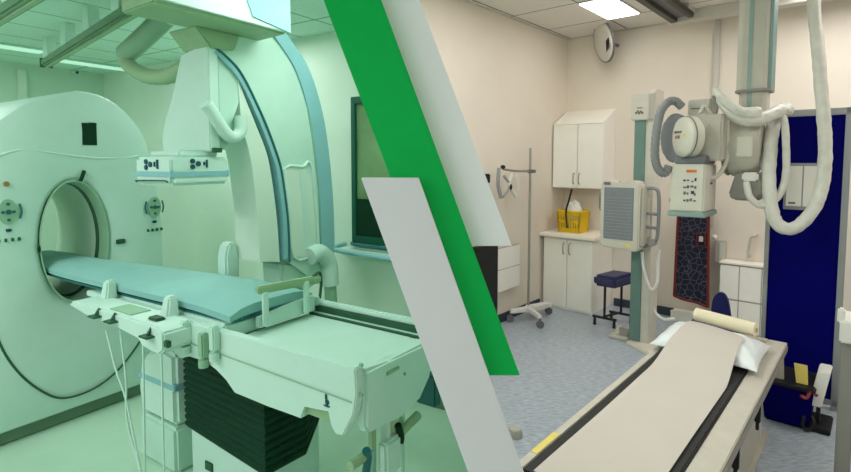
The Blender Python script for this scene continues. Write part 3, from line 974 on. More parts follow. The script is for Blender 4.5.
bag = mb.build('plastic_bag', 'bag_white', None, 'R', origin=(cxm, cym, .875))
tag(bag, 'crumpled pale plastic bag filling the yellow basket', 'bag')
hk = [on('R', 1, 5.38, x, y) for x, y in ((572, 189), (569, 200), (566, 212), (567, 228))]
cd = MB().tube(hk, .011, 8).build('tube', 'black_plastic', None, 'R', origin=hk[-1])
tag(cd, 'black bent tube hanging in front of the yellow basket', 'tube')

# ---- drip stand on castors
iv = thing('drip_stand', 'tall steel drip stand on white castor legs left of the floor cabinet', 'drip stand', 'R', (-2.64, 4.75, 0))
IX, IY = -2.705, 4.72
MB().cyl((IX, IY, .15), (IX, IY, 1.80), .013, .013, 14).build('pole', 'steel', iv)
MB().cyl((IX, IY, .10), (IX, IY, .17), .035, .028, 18).build('hub', 'white_plastic', iv)
for (lx, ly), bl in (((-2.83, 4.57), 0), ((-2.50, 4.60), 0), ((-2.66, 5.08), 1)):
    d = Vector((lx - IX, ly - IY, 0))
    n = Vector((-d.y, d.x, 0)).normalized() * (.045 if bl else .02)
    a, b = Vector((IX, IY, 0)) + d * .05, Vector((lx, ly, 0))
    lg = MB().hexa([(a - n) + Vector((0, 0, .10)), (a + n) + Vector((0, 0, .10)), (b + n) + Vector((0, 0, .09)), (b - n) + Vector((0, 0, .09))],
                   [(a - n) + Vector((0, 0, .16)), (a + n) + Vector((0, 0, .16)), (b + n) + Vector((0, 0, .135)), (b - n) + Vector((0, 0, .135))], .008).build('leg', 'white_plastic', iv)
    MB().cyl((lx - .012, ly + .01, .038), (lx + .012, ly - .01, .038), .038, .038, 18).cyl((lx, ly, .05), (lx, ly, .1), .01, .01, 8).build('castor', 'machine_dark', lg)
ar = [on('R', 1, IY, 531, 171), on('R', 0, -2.755, 516, 171), on('R', 0, -2.79, 503, 169)]
MB().tube(ar, .012, 10, 3).build('arm', 'steel', iv)
p = on('R', 1, IY, 531, 171)
MB().box(p.x - .03, p.x + .05, IY - .035, IY + .02, p.z - .02, p.z + .015, .006).build('clamp', 'machine_dark', iv)
for q, r_, m_ in ((((499, 168), (498, 184), (501, 198)), .018, 'frame_grey'), (((513, 174), (509, 184), (516, 196)), .018, 'white_plastic'), (((504, 176), (510, 186), (503, 197)), .012, 'frame_grey'), (((518, 176), (519, 190)), .010, 'white_plastic')):
    MB().tube([on('R', 0, -2.80, *z) for z in q], r_, 8, 4).build('bottle_clip', m_, iv)
a = on('R', 0, -2.775, 503, 167)
MB().ball(a, (.028, .02, .02), 10).build('clip_knob', 'black_plastic', iv)
a = on('R', 0, -2.78, 511, 187)
MB().ball(a, (.014, .014, .03), 10).build('clip_knob', 'rubber_black', iv)

# ---- low things at the left wall
bp = thing('floor_panel', 'black upright panel at the left wall below the pale grey slanted board', 'panel', 'R', (-2.86, 4.2, 0))
MB().box(-2.885, -2.83, 3.95, 4.335, .12, .86, .006).build('panel_body', 'black_plastic', bp)
MB().box(-2.885, -2.80, 4.02, 4.10, 0, .13, .004).build('panel_foot', 'black_plastic', bp)
MB().box(-2.885, -2.80, 4.2, 4.28, 0, .13, .004).build('panel_foot', 'black_plastic', bp)
lk = thing('wall_locker', 'low pale wall locker behind the drip stand, half under the grey board', 'locker', 'R', (-2.86, 4.58, .33))
MB().box(-2.9, -2.855, 4.35, 4.79, .34, .79, .004).build('locker_body', 'cabinet_edge', lk)
MB().box(-2.862, -2.848, 4.36, 4.78, .575, .785, .003).build('locker_door', 'cabinet_white', lk)
MB().box(-2.862, -2.848, 4.36, 4.78, .345, .565, .003).build('locker_door', 'cabinet_white', lk)
p = on('R', 0, -2.87, 488, 179)
wk = MB().box(-2.9, -2.86, p.y - .04, p.y + .03, p.z - .04, p.z + .05, .008).build('wall_hook', 'black_plastic', None, 'R', origin=(-2.9, p.y, p.z))
tag(wk, 'small black wall hook left of the drip stand arm', 'hook')

# ---- navy stool
st = thing('stool', 'low padded stool with navy seat and black legs beside the floor cabinet', 'stool', 'R', (-2.0, 5.2, 0))
mb = MB().hexa([(-2.16, 5.04, .405), (-1.915, 5.04, .405), (-1.835, 5.38, .415), (-2.08, 5.38, .415)], [(-2.16, 5.04, .52), (-1.915, 5.04, .52), (-1.835, 5.38, .53), (-2.08, 5.38, .53)], .03)
mb.build('seat', 'navy_vinyl', st)
for (x0, y0_), (x1, y1_) in (((-2.14, 5.08), (-1.94, 5.08)), ((-2.07, 5.34), (-1.87, 5.34))):
    MB().tube([((x0 + x1) / 2, y0_, .44), ((x0 + x1) / 2, y0_, .08)], .013, 8).build('leg', 'black_plastic', st)
    MB().tube([(x0 - .02, y0_, .085), (x1 + .02, y0_, .085)], .014, 8).build('foot_bar', 'black_plastic', st)
    for xx in (x0, x1):
        MB().cyl((xx, y0_, .085), (xx, y0_, 0), .013, .016, 10).build('foot', 'black_plastic', st)
MB().tube([(-2.04, 5.08, .1), (-1.97, 5.34, .1)], .012, 8).build('stretcher', 'black_plastic', st)

# ---- upright detector stand
ds = thing('detector_stand', 'tall grey upright detector stand with a green front strip', 'detector stand', 'R', (-1.58, 4.9, 0))
MB().box(-1.675, -1.505, 4.76, 4.98, .02, 2.04, .008).build('column', 'machine_light', ds)
MB().box(-1.672, -1.578, 4.745, 4.762, .04, 2.03, .003).build('front_strip', 'teal_strip', ds)
MB().box(-1.70, -1.545, 4.72, 4.99, 2.03, 2.26, .008).build('top_cap', 'machine_light', ds)
MB().prism([(4.74, 2.03), (4.99, 2.03), (4.99, 2.30), (4.80, 2.30), (4.74, 2.26)], 0, -1.56, -1.50, .006).build('cap_side', 'machine_grey', ds)
mb = MB()
for k, (dx, dz) in enumerate(((-.035, 0), (-.02, .012), (-.008, -.004), (.006, .008), (.02, -.002))):
    mb.box(-1.625 + dx, -1.617 + dx + .006, 4.714, 4.721, 2.085 + dz, 2.105 + dz)
mb.box(-1.645, -1.60, 4.714, 4.721, 2.135, 2.143)
mb.build('cap_marking', 'machine_dark', ds)
D0, D1, DZ0, DZ1, DF, DB = -1.885, -1.54, .905, 1.49, 4.54, 4.68
dh = MB().prism([(D0, DZ0 + .03), (D0 + .02, DZ0), (D1 - .02, DZ0 - .02), (D1, DZ0), (D1, DZ1 - .01), (D1 - .03, DZ1 + .01), (D1 - .10, DZ1 + .01), (D1 - .15, DZ1 - .015), (D1 - .21, DZ1 - .015), (D1 - .25, DZ1 + .012), (D0 + .02, DZ1 + .012), (D0, DZ1 - .01)], 1, DF, DB, .012).build('detector_housing', 'machine_light', ds)
MB().box(D0 + .035, D1 - .05, DF - .006, DF + .01, DZ0 + .075, DZ1 - .05, .004).build('grille', 'grille', dh)
mb = MB()
for k in range(13):
    z_ = DZ0 + .10 + k * .0285
    mb.box(D0 + .045, D1 - .06, DF - .009, DF - .004, z_, z_ + .007)
mb.build('grille_lines', 'grille_line', dh)
MB().box(D0 + .03, D0 + .09, DF - .004, DF, DZ1 - .03, DZ1 - .005, .002).build('label_plate', 'machine_dark', dh)
MB().box(D1 - .12, D1 - .06, DF - .004, DF, DZ0 + .015, DZ0 + .04, .002).build('label_plate', 'yellow_tag', dh)
MB().box(D1, D1 + .03, DF + .03, DB - .01, DZ0 + .03, DZ1 - .05, .006).build('housing_side', 'machine_grey', dh)
MB().box(-1.66, -1.52, DB, 4.765, 1.0, 1.35, .008).build('carriage', 'machine_grey', ds)
hz = [(D1 + .01, DF + .1, DZ1 - .06), (D1 + .09, DF + .1, DZ1 - .055), (D1 + .125, DF + .1, DZ1 - .12), (D1 + .125, DF + .1, DZ0 + .16), (D1 + .10, DF + .1, DZ0 + .07), (D1 + .01, DF + .1, DZ0 + .02)]
MB().tube(hz, .015, 10).build('grab_handle', 'hose_grey', ds)
MB().tube([(D0 + .0, DF + .09, DZ1 - .09), (D0 - .035, DF + .09, DZ1 - .12), (D0 - .035, DF + .09, DZ1 - .25), (D0, DF + .09, DZ1 - .28)], .012, 8).build('grab_handle', 'hose_grey', ds)
for zz in (1.10, 1.22):
    MB().tube([(D1 + .03, DF + .1, zz), (D1 + .12, DF + .1, zz - .005)], .014, 8).build('handle_bracket', 'hose_grey', ds)
MB().cyl((D1 + .08, DF + .07, DZ0 + .06), (D1 + .08, DF + .15, DZ0 + .06), .03).build('brake_knob', 'machine_mid', ds)
cb = [on('R', 1, 4.72, x, y) for x, y in ((642, 252), (644, 270), (651, 289), (657, 283), (658, 262), (659, 250))]
MB().tube(cb, .014, 8).build('loop_cable', 'white_plastic', ds)
cb = [on('R', 1, 4.9, x, y) for x, y in ((653, 280), (652, 300), (655, 312), (663, 319), (675, 319))]
MB().tube(cb, .015, 8).build('loop_cable', 'white_plastic', ds)
MB().hexa([(-1.70, 4.72, 0), (-1.40, 4.50, 0), (-1.30, 4.78, 0), (-1.50, 5.02, 0)], [(-1.69, 4.73, .03), (-1.41, 4.53, .03), (-1.32, 4.78, .03), (-1.50, 5.0, .03)], .008).build('base_plate', 'machine_light', ds)
MB().box(-1.88, -1.70, 4.78, 4.98, 0, .025, .008).build('foot_plate', 'machine_light', ds)
MB().prism([(4.83, .025), (4.95, .025), (4.93, .075), (4.86, .085)], 0, -1.80, -1.71, .008).build('foot_pedal', 'machine_mid', ds)
MB().tube([(-1.81, 4.83, .03), (-1.82, 4.87, .085), (-1.80, 4.93, .09)], .012, 8).build('pedal_guard', 'machine_light', ds)

# ---- wall furniture right of the stand
lb = thing('low_wall_box', 'low white box at the foot of the back wall behind the patterned apron', 'box', 'R', (-1.45, 5.8, 0))
MB().box(-1.60, -1.16, 5.74, 5.885, 0, .10, .006).build('box_body', 'cabinet_white', lb)
MB().box(-1.60, -1.16, 5.735, 5.745, .085, .11, .003).build('box_lid', 'cabinet_white', lb)
cbn = thing('drawer_cabinet', 'white four drawer wall unit behind the navy chair, left of the blue screen', 'cabinet', 'R', (-.98, 5.8, 0))
MB().box(-1.15, -.56, 5.72, 5.885, 0, .67, .004).build('carcass', 'cabinet_edge', cbn)
for w0, w1 in ((-1.145, -.985), (-.978, -.80), (-.793, -.565)):
    for z0, z1 in ((.33, .655), (.02, .315)):
        MB().box(w0, w1, 5.705, 5.722, z0, z1, .003).build('drawer_front', 'cabinet_white', cbn)
MB().box(-1.155, -.555, 5.70, 5.89, .67, .69, .003).build('top_board', 'cabinet_white', cbn)
gh = [on('R', 1, 5.80, x, y) for x, y in ((755, 236), (751, 238), (749, 248), (748, 257))]
gr = MB().tube([(gh[0].x, 5.9, gh[0].z)] + gh + [(gh[-1].x, 5.9, gh[-1].z)], .012, 8).build('grab_rail', 'machine_grey', None, 'R', origin=(gh[1].x, 5.9, gh[1].z))
tag(gr, 'bent grey grab rail on the back wall by the blue screen edge', 'grab rail')
dp = on('R', 1, 5.86, 720, 250)
dsn = thing('wall_dispenser', 'small grey dispenser on the back wall right of the hanging apron', 'dispenser', 'R', (dp.x, BK, dp.z))
MB().box(dp.x - .045, dp.x + .05, 5.83, 5.9, dp.z - .13, dp.z + .10, .006).build('dispenser_body', 'machine_grey', dsn)
MB().box(dp.x + .0, dp.x + .052, 5.822, 5.832, dp.z - .12, dp.z + .08, .003).build('dispenser_door', 'machine_light', dsn)
MB().ball((dp.x - .05, 5.84, dp.z + .13), .025, 10).build('dispenser_knob', 'cabinet_white', dsn)

# ---- patterned apron hanging on the wall
AB = 5.66
ap = thing('lead_apron', 'dark navy patterned apron with red edges hanging below the x ray head', 'apron', 'R', (-1.4, 5.8, 1.0))
ot = [on('R', 1, AB, x, y) for x, y in ((679, 205), (709, 205), (712, 260), (712, 302), (706, 306), (690, 300), (676, 296), (675, 260))]


def apron_sheet(x0, x1, inset, off, zt, zb0, zb1, n=14):
    rows = []
    for i in range(n + 1):
        t = i / n
        row = []
        for k in range(11):
            s = k / 10
            zb = zb0 + (zb1 - zb0) * s
            z = zt + (zb - zt) * t
            w0 = x0 - .02 * t + inset
            w1 = x1 + .03 * t - inset
            row.append((w0 + (w1 - w0) * s, AB + off + .012 * math.sin(s * 9 + t * 2) * (.4 + t), z))
        rows.append(row)
    return rows


a0, a1, zt_, zl, zr = ot[0].x, ot[1].x, ot[0].z, ot[6].z, ot[4].z
MB().sheet(apron_sheet(a0, a1, 0, 0, zt_, zl, zr), .012).build('apron_body', 'apron_navy', ap, angle=60)
R_ = apron_sheet(a0, a1, 0, -.012, zt_, zl, zr)
for nm, pts in (('trim', [r[0] for r in R_]), ('trim', [r[-1] for r in R_]), ('trim', R_[-1])):
    MB().tube(pts, .014, 6, 2).build(nm, 'apron_red', ap)
pk = [on('R', 1, AB - .03, x, y) for x, y in ((697, 232), (705, 246))]
MB().tube([(pk[0].x, AB - .03, pk[0].z), (pk[1].x, AB - .03, pk[0].z), (pk[1].x, AB - .03, pk[1].z), (pk[0].x, AB - .03, pk[1].z)], .007, 6, 1, closed=True).build('badge_edge', 'apron_red', ap)
MB().box(pk[0].x + .02, pk[1].x - .02, AB - .036, AB - .024, pk[1].z + .04, pk[0].z - .04, .002).build('badge', 'machine_light', ap)
MB().tube([(a0 + .05, AB, zt_ - .02), (a0 + .05, AB + .1, zt_ + .03), (a1 - .05, AB + .1, zt_ + .03), (a1 - .05, AB, zt_ - .02)], .01, 8).build('hanger_bar', 'steel', ap)
MB().tube([((a0 + a1) / 2, AB + .1, zt_ + .03), ((a0 + a1) / 2, BK, zt_ + .05)], .01, 8).build('hanger_hook', 'steel', ap)

# ---- navy chair behind the table
CB = 4.75
ch = thing('chair', 'navy blue chair behind the paper covered table, only its rounded back showing', 'chair', 'R', (-.93, 4.5, 0))
cpts = [on('R', 1, CB, x, y) for x, y in ((711, 335), (711, 312), (713, 299), (718, 293), (724, 294), (728, 302), (731, 322), (731, 340))]
so_ = [(p.x, p.z) for p in spline(cpts, 4)]
MB().prism(so_, 1, CB, CB + .04, .012).build('backrest', 'navy_seat', ch)
cm = (cpts[0].x + cpts[-1].x) / 2
MB().box(cm - .19, cm + .15, CB - .38, CB + .02, .34, .38, .015).build('seat', 'navy_seat', ch)
for dx in (-.15, .12):
    for dy in (-.35, .0):
        MB().tube([(cm + dx, CB + dy, .345), (cm + dx * 1.1, CB + dy, 0)], .012, 8).build('leg', 'black_plastic', ch)

# ---- blue screen
BS = 4.355
bs = thing('protective_screen', 'tall deep blue screen in a grey frame with a pale window, right of the machine', 'screen', 'R', (-.37, BS, 0))
S0, S1, SZ0, SZ1 = -.60, -.150, 0, 2.02
MB().box(S0 + .02, S1 - .025, BS, BS + .03, .06, SZ1 - .03).build('blue_panel', 'navy_panel', bs)
MB().box(S0, S0 + .028, BS - .012, BS + .045, SZ0, SZ1, .004).build('frame_post', 'frame_grey', bs)
MB().box(S1 - .036, S1, BS - .012, BS + .045, SZ0, SZ1, .004).build('frame_post', 'frame_grey', bs)
MB().box(S0, S1, BS - .012, BS + .045, SZ1 - .045, SZ1, .004).build('top_rail', 'frame_grey', bs)
MB().box(S0, S1, BS - .012, BS + .045, .03, .07, .004).build('bottom_rail', 'frame_grey', bs)
wp0, wp1 = on('R', 1, BS - .01, 785, 163), on('R', 1, BS - .01, 821, 211)
wf = MB().box(wp0.x, wp1.x, BS - .014, BS, wp1.z, wp0.z, .003).build('window_frame', 'frame_grey', bs)
mxx = (wp0.x + wp1.x) / 2
MB().box(wp0.x + .016, mxx - .004, BS - .018, BS - .012, wp1.z + .025, wp0.z - .02).build('window_pane', 'cabinet_white', wf)
MB().box(mxx + .004, wp1.x - .012, BS - .018, BS - .012, wp1.z + .025, wp0.z - .02).build('window_pane', 'cabinet_white', wf)
MB().box(wp0.x + .03, wp0.x + .07, BS - .021, BS - .016, wp1.z + .04, wp1.z + .052).build('window_marking', 'machine_dark', wf)

# ---- ceiling mounted x ray tube
YC = 3.6
cw, cbb = -.672, 4.18
xt = thing('x_ray_tube', 'grey ceiling hung x ray tube unit with white sleeved hoses above the table', 'x ray machine', 'R', (cw, cbb, 2.9))


def octo(mb, c, rx, ry, z0, z1, ch_=.35):
    P = [(-1, -1 + ch_), (-1 + ch_, -1), (1 - ch_, -1), (1, -1 + ch_), (1, 1 - ch_), (1 - ch_, 1), (-1 + ch_, 1), (-1, 1 - ch_)]
    return mb.prism([(c[0] + a * rx, c[1] + b * ry) for a, b in P], 2, z0, z1, .004)


octo(MB(), (cw, cbb), .100, .105, 2.14, 3.0).build('column', 'machine_grey', xt)
MB().box(cw - .03, cw - .005, cbb - .108, cbb - .1, 2.15, 3.0).build('column_stripe', 'teal_pale', xt)
MB().prism([(cw + .086, cbb - .087), (cw + .102, cbb - .070), (cw + .105, cbb + .07), (cw + .098, cbb + .07), (cw + .096, cbb - .07), (cw + .082, cbb - .083)], 2, 2.15, 3.0).build('column_stripe', 'teal_strip', xt)
octo(MB(), (cw, cbb), .106, .111, 2.135, 2.155).build('column_collar', 'machine_mid', xt)
octo(MB(), (cw, cbb), .082, .088, 1.96, 2.14).build('inner_column', 'machine_grey', xt)
MB().box(cw - .03, cw, cbb - .091, cbb - .085, 1.98, 2.14).build('column_stripe', 'teal_pale', xt)
MB().box(cw - .35, cw + .35, cbb - .3, cbb + .3, 2.98, 3.10, .01).build('ceiling_carriage', 'machine_grey', xt)
# drum
dc = Vector((cw - .015, cbb - .14, 1.77))
MB().lathe(dc - Vector((.125, 0, 0)), (1, 0, 0), [(0, .14), (.012, .185), (.03, .19), (.036, .18), (.05, .18), (.055, .198), (.09, .206), (.15, .2), (.19, .185), (.22, .15), (.225, .06)], 36).build('swivel_drum', 'machine_grey', xt)
MB().lathe(dc - Vector((.105, 0, 0)), (1, 0, 0), [(0, .193), (.008, .196), (.014, .193)], 36).build('drum_ring', 'machine_mid', xt)
MB().box(dc.x - .02, dc.x + .07, dc.y - .205, dc.y - .19, dc.z - .07, dc.z + .06, .006).build('drum_panel', 'machine_light', xt)
MB().prism([(dc.x - .03, 1.60), (dc.x + .12, 1.60), (dc.x + .13, 1.47), (dc.x + .10, 1.415), (dc.x - .04, 1.415), (dc.x - .07, 1.45)], 1, dc.y - .13, dc.y + .1, .012).build('control_bracket', 'machine_mid', xt)
MB().box(dc.x + .01, dc.x + .10, dc.y - .16, dc.y - .12, 1.545, 1.60, .01).build('bracket_socket', 'white_plastic', xt)
# tube head
tn = Vector((-.70, -.71, 0)).normalized()
tc_ = deep('R', 3.38, 681, 137)
MB().lathe(tc_ + tn * .012, -tn, [(0, .02), (.004, .09), (.014, .118), (.022, .128), (.05, .132), (.09, .132), (.10, .12)], 36).build('tube_housing', 'machine_light', xt)
MB().lathe(tc_ - tn * .025, -tn, [(0, .130), (.003, .134), (.007, .134), (.010, .130)], 36).build('housing_ring', 'machine_dark', xt)
fc = tc_ + tn * .014
rt = Vector((-tn.y, tn.x, 0))


def decal(cx_, cz_, w, h, m, nm, par=xt):
    a = fc + rt * (-cx_) * -1 + Vector((0, 0, cz_))
    hw_ = rt * (w / 2)
    P = [a - hw_ + Vector((0, 0, -h / 2)), a + hw_ + Vector((0, 0, -h / 2)), a + hw_ - tn * .01 + Vector((0, 0, -h / 2)), a - hw_ - tn * .01 + Vector((0, 0, -h / 2))]
    Q = [q + Vector((0, 0, h)) for q in P]
    MB().hexa(P, Q).build(nm, m, par)


for k in range(4):
    decal(-.05 + .022 * k, .032, .015, .014, 'machine_dark', 'housing_marking')
decal(-.035, .0, .022, .02, 'orange_tag', 'warning_label')
decal(-.005, .0, .022, .02, 'machine_dark', 'warning_label')
decal(.045, .012, .03, .02, 'yellow_tag', 'warning_label')
gcn = deep('R', 3.46, 674, 138)
MB().prism([(gcn.x + .085 * math.cos(t * math.pi / 14), gcn.z + .165 * math.sin(t * math.pi / 14)) for t in range(28)], 1, gcn.y, gcn.y + .10, .015).build('tube_end_cover', 'hose_grey', xt)
hp = [deep('R', 3.42, x, y) for x, y in ((682, 107), (675, 101), (667, 103), (660, 114), (656, 135), (655, 158), (659, 170), (665, 173), (669, 166))]
MB().tube(hp, .027, 12, 8, rib=.06).build('corrugated_hose', 'hose_grey', xt)
a, b = deep('R', 3.42, 692, 115), deep('R', 3.42, 727, 161)
MB().box(a.x, b.x, a.y + .0, a.y + .22, b.z, a.z, .012).build('tube_block', 'machine_grey', xt)
a, b = deep('R', 3.5, 688, 100), deep('R', 3.5, 715, 118)
MB().box(a.x, b.x, a.y, a.y + .18, b.z, a.z, .008).build('terminal_box', 'machine_grey', xt)
MB().box(a.x + .02, b.x - .02, a.y - .004, a.y, (a.z + b.z) / 2 - .004, (a.z + b.z) / 2 + .004).build('box_seam', 'machine_dark', xt)
a = deep('R', 3.42, 707, 127)
MB().lathe(a, (-.5, -.85, .1), [(0, .05), (.05, .05), (.07, .04), (.075, .01)], 20).build('cable_plug', 'machine_light', xt)
for pts, r_, m_ in ((((724, 119), (714, 122), (706, 128), (700, 136), (693, 139)), .018, 'machine_light'),
                    (((727, 121), (728, 140), (727, 158), (721, 172), (712, 178), (707, 168)), .014, 'machine_light'),
                    (((700, 113), (704, 106), (710, 112), (716, 121)), .010, 'machine_light'),
                    (((691, 160), (699, 155), (703, 145), (704, 130)), .008, 'machine_dark'),
                    (((713, 118), (716, 108), (714, 96), (718, 103)), .014, 'machine_mid')):
    MB().tube([deep('R', 3.40, x, y) for x, y in pts], r_, 10).build('cable', m_, xt)
a = deep('R', 3.5, 728, 130)
MB().box(a.x - .03, dc.x - .1, dc.y - .06, dc.y + .06, 1.74, 1.86, .01).build('support_arm', 'machine_mid', xt)
# collimator
K0, K1, KF, KB = -1.035, -.832, 3.62, 3.92
co = MB().box(K0, K1, KF, KB, 1.345, 1.655, .01).build('collimator', 'machine_light', xt)
MB().box(K0 - .012, K1 + .012, KF - .012, KB + .012, 1.315, 1.347, .006).build('collimator_plate', 'teal_pale', co)
MB().prism([(KF + .0, 1.655), (KB - .03, 1.655), (KB - .05, 1.71), (KF + .04, 1.71)], 0, K0 + .02, K1 - .0, .006).build('collimator_neck', 'machine_dark', co)
for k in range(16):
    x_ = K0 + .075 + (k % 4) * .022 + random.random() * .008
    z_ = 1.41 + (k // 4) * .042 + random.random() * .012
    MB().box(x_, x_ + .010 + random.random() * .012, KF - .003, KF + .002, z_, z_ + .008 + random.random() * .014).build('printed_marking', 'machine_dark' if k % 3 else 'navy_vinyl', co)
MB().box(K0 + .095, K0 + .155, KF - .003, KF + .002, 1.60, 1.618).build('warning_label', 'orange_tag', co)
MB().ball((K1 + .004, (KF + KB) / 2, 1.53), .01, 8).build('side_screw', 'machine_dark', co)
MB().box(K0 - .01, K0 + .006, KF + .02, KF + .04, 1.40, 1.43, .003).build('side_lever', 'machine_mid', co)
# sleeved hoses
hs = [deep('R', Y, x, y) for x, y, Y in ((812, -30, 3.3), (815, 20, 3.25), (819, 60, 3.2), (822, 100, 3.17), (825, 140, 3.15), (824, 175, 3.15), (817, 202, 3.15), (803, 222, 3.17), (789, 229, 3.2), (776, 222, 3.23), (770, 200, 3.27), (769, 170, 3.32), (771, 140, 3.38), (775, 118, 3.45))]
MB().tube(hs, (.034, .040), 14, 6, wob=.08).build('sleeved_hose', 'sleeve_white', xt)
hs = [deep('R', Y, x, y) for x, y, Y in ((717, 92, 3.42), (724, 104, 3.36), (734, 115, 3.32), (748, 121, 3.30), (764, 118, 3.32), (779, 112, 3.36), (788, 110, 3.38))]
MB().tube(hs, (.03, .045), 14, 6, wob=.12).build('sleeved_hose', 'sleeve_white', xt)
hs = [deep('R', Y, x, y) for x, y, Y in ((714, 90, 3.40), (722, 98, 3.34), (732, 107, 3.30), (744, 113, 3.28), (757, 113, 3.3))]
MB().tube(hs, (.02, .04), 12, 6, wob=.12).build('sleeved_hose', 'sleeve_white', xt)
hs = [deep('R', Y, x, y) for x, y, Y in ((778, 112, 3.36), (784, 120, 3.34), (786, 145, 3.3), (786, 172, 3.28), (781, 192, 3.27), (770, 204, 3.27), (759, 205, 3.28), (750, 197, 3.3), (746, 182, 3.33))]
MB().tube(hs, (.021, .02), 12, 6, wob=.05).build('sleeved_hose', 'sleeve_white', xt)

# ---- x ray table
TZ = .547
T0, T1, TB0, TB1 = -.985, -.39, 1.60, 3.86
tb = thing('x_ray_table', 'long pale x ray table with black mat and metal rails in the foreground', 'table', 'R', (-.69, 2.8, 0))
MB().box(T0 + .04, T1 - .04, TB0, TB1, TZ - .05, TZ - .012, .004).build('tabletop', 'table_top', tb)
MB().box(T0, T0 + .042, TB0, TB1 + .02, TZ - .045, TZ, .006).build('side_rail', 'table_top', tb)
MB().box(T1 - .10, T1, TB0, TB1, TZ - .014, TZ, .004).build('side_ledge', 'table_top', tb)
MB().box(T1 - .012, T1 + .004, TB0, TB1, TZ - .055, TZ - .016, .004).build('edge_rail', 'table_side', tb)
MB().box(T0 + .042, T1 - .10, TB1 - .05, TB1 + .01, TZ - .03, TZ, .004).build('end_rail', 'table_top', tb)
MB().box(T0 + .044, T1 - .102, TB0 + .005, TB1 - .22, TZ - .012, TZ + .008, .006).build('mat', 'mat_black', tb)
MB().box(T0 + .08, T1 - .03, TB0 + .05, TB1 - .06, TZ - .17, TZ - .055, .006).build('table_frame', 'table_side', tb)
MB().box(T0 + .14, T1 - .07, TB0 + .4, TB1 - .35, .03, TZ - .17, .01).build('pedestal', 'machine_grey', tb)
MB().box(T0 + .12, T1 - .05, TB0 + .3, TB1 - .2, 0, .04, .006).build('base_plate', 'machine_grey', tb)
for b_ in (2.46, 2.98):
    MB().box(T1 - .03, T1 - .005, b_ - .012, b_ + .012, TZ - .17, TZ - .06, .003).cyl((T1 - .018, b_, TZ - .21), (T1 - .018, b_, TZ - .16), .008, .008, 8).build('lock_lever', 'black_plastic', tb)
MB().box(T0 + .006, T0 + .034, 1.74, 1.93, TZ, TZ + .002).build('yellow_label', 'yellow_tag', tb)

# pillow and the paper sheet running over it
PZ = TZ + .011
PCX, PCY, pw, pl = -.715, 3.385, .56, .50


def pillow_top(u, v):
    """u, v in -1..1 -> plan point and height of the upper face"""
    f = (max(0, 1 - abs(u) ** 4) ** .55) * (max(0, 1 - abs(v) ** 2.6) ** .7)
    x = u * pw / 2 * (1 - .05 * (1 - v * v))
    y = v * pl / 2 * (1 - .08 * (1 - u * u))
    return PCX + x, PCY + y - .035 * u, PZ + .030 + .085 * f * (1 - .12 * u)


def pillow_z(X, Y):
    u = max(-1, min(1, (X - PCX) / (pw / 2 * .97)))
    v = max(-1, min(1, (Y - PCY + .035 * u) / (pl / 2 * .96)))
    return pillow_top(u, v)[2]


rows = []
nb = 46
for i in range(nb + 1):
    t = i / nb
    b = 1.61 + (3.47 - 1.61) * t
    row = []
    for k in range(15):
        s = k / 14
        lift = min(1, max(0, (b - 2.85) / .45))
        w = (-.893 + .028 * lift) + s * (.368 - .046 * lift)
        yy_ = b + lift * .16 * (.5 - s)
        front = PCY - pl / 2 + .03
        z = PZ
        if yy_ > front - .34:
            zp = pillow_z(w, max(yy_, front + .10))
            q = min(1, max(0, (yy_ - front + .34) / .44))
            q = q * q * (3 - 2 * q)
            z = PZ + (zp - PZ) * q
            z = max(z, pillow_z(w, yy_) if yy_ > front - .02 else PZ)
        row.append((w, yy_, z + .006 + .002 * math.sin(b * 5 + s * 3)))
    rows.append(row)
ps = MB().sheet(rows, .002).build('paper_sheet', 'paper', None, 'R', origin=(-.72, 2.6, PZ), angle=60)
tag(ps, 'cream paper sheet running along the x ray table and up over the pillow', 'paper sheet')
mb = MB()
G_ = 22
top, bt = [], []
for i in range(G_ + 1):
    rt_, rb2 = [], []
    for j in range(G_ + 1):
        u, v = i / G_ * 2 - 1, j / G_ * 2 - 1
        X, Y, Z = pillow_top(u, v)
        crease = -.007 * abs(math.sin(u * 7 + v * 5)) if 0 < i < G_ and 0 < j < G_ else 0
        rt_.append(mb.bm.verts.new((X, Y, Z + crease)))
        rb2.append(mb.bm.verts.new((X, Y, PZ + .028 - .028 * max(0, 1 - abs(u) ** 6) * max(0, 1 - abs(v) ** 6))))
    top.append(rt_); bt.append(rb2)
for i in range(G_):
    for j in range(G_):
        mb.bm.faces.new((top[i][j], top[i + 1][j], top[i + 1][j + 1], top[i][j + 1]))
        mb.bm.faces.new((bt[i][j], bt[i][j + 1], bt[i + 1][j + 1], bt[i + 1][j]))
for i in range(G_):
    mb.bm.faces.new((top[i][0], bt[i][0], bt[i + 1][0], top[i + 1][0]))
    mb.bm.faces.new((top[i][G_], top[i + 1][G_], bt[i + 1][G_], bt[i][G_]))
    mb.bm.faces.new((top[0][i], top[0][i + 1], bt[0][i + 1], bt[0][i]))
    mb.bm.faces.new((top[G_][i], bt[G_][i], bt[G_][i + 1], top[G_][i + 1]))
pil = mb.build('pillow', 'pillow_white', None, 'R', origin=(PCX, PCY, PZ), angle=70)
tag(pil, 'white plastic covered pillow under the paper at the far table end', 'pillow')
ra_, rb2_ = on('R', 1, 3.76, 696, 314), on('R', 1, 3.68, 756, 330)
ro = thing('paper_roll', 'cream roll of couch paper lying behind the pillow', 'paper roll', 'R', (-.72, 3.64, TZ))
MB().lathe(ra_, rb2_ - ra_, [(0, .012), (0.001, .042), ((rb2_ - ra_).length - .001, .042), ((rb2_ - ra_).length, .012)], 28).build('roll_body', 'paper_roll', ro)
MB().cyl(ra_ - (rb2_ - ra_).normalized() * .006, rb2_ + (rb2_ - ra_).normalized() * .006, .014, .014, 14).build('roll_core', 'cabinet_edge', ro)

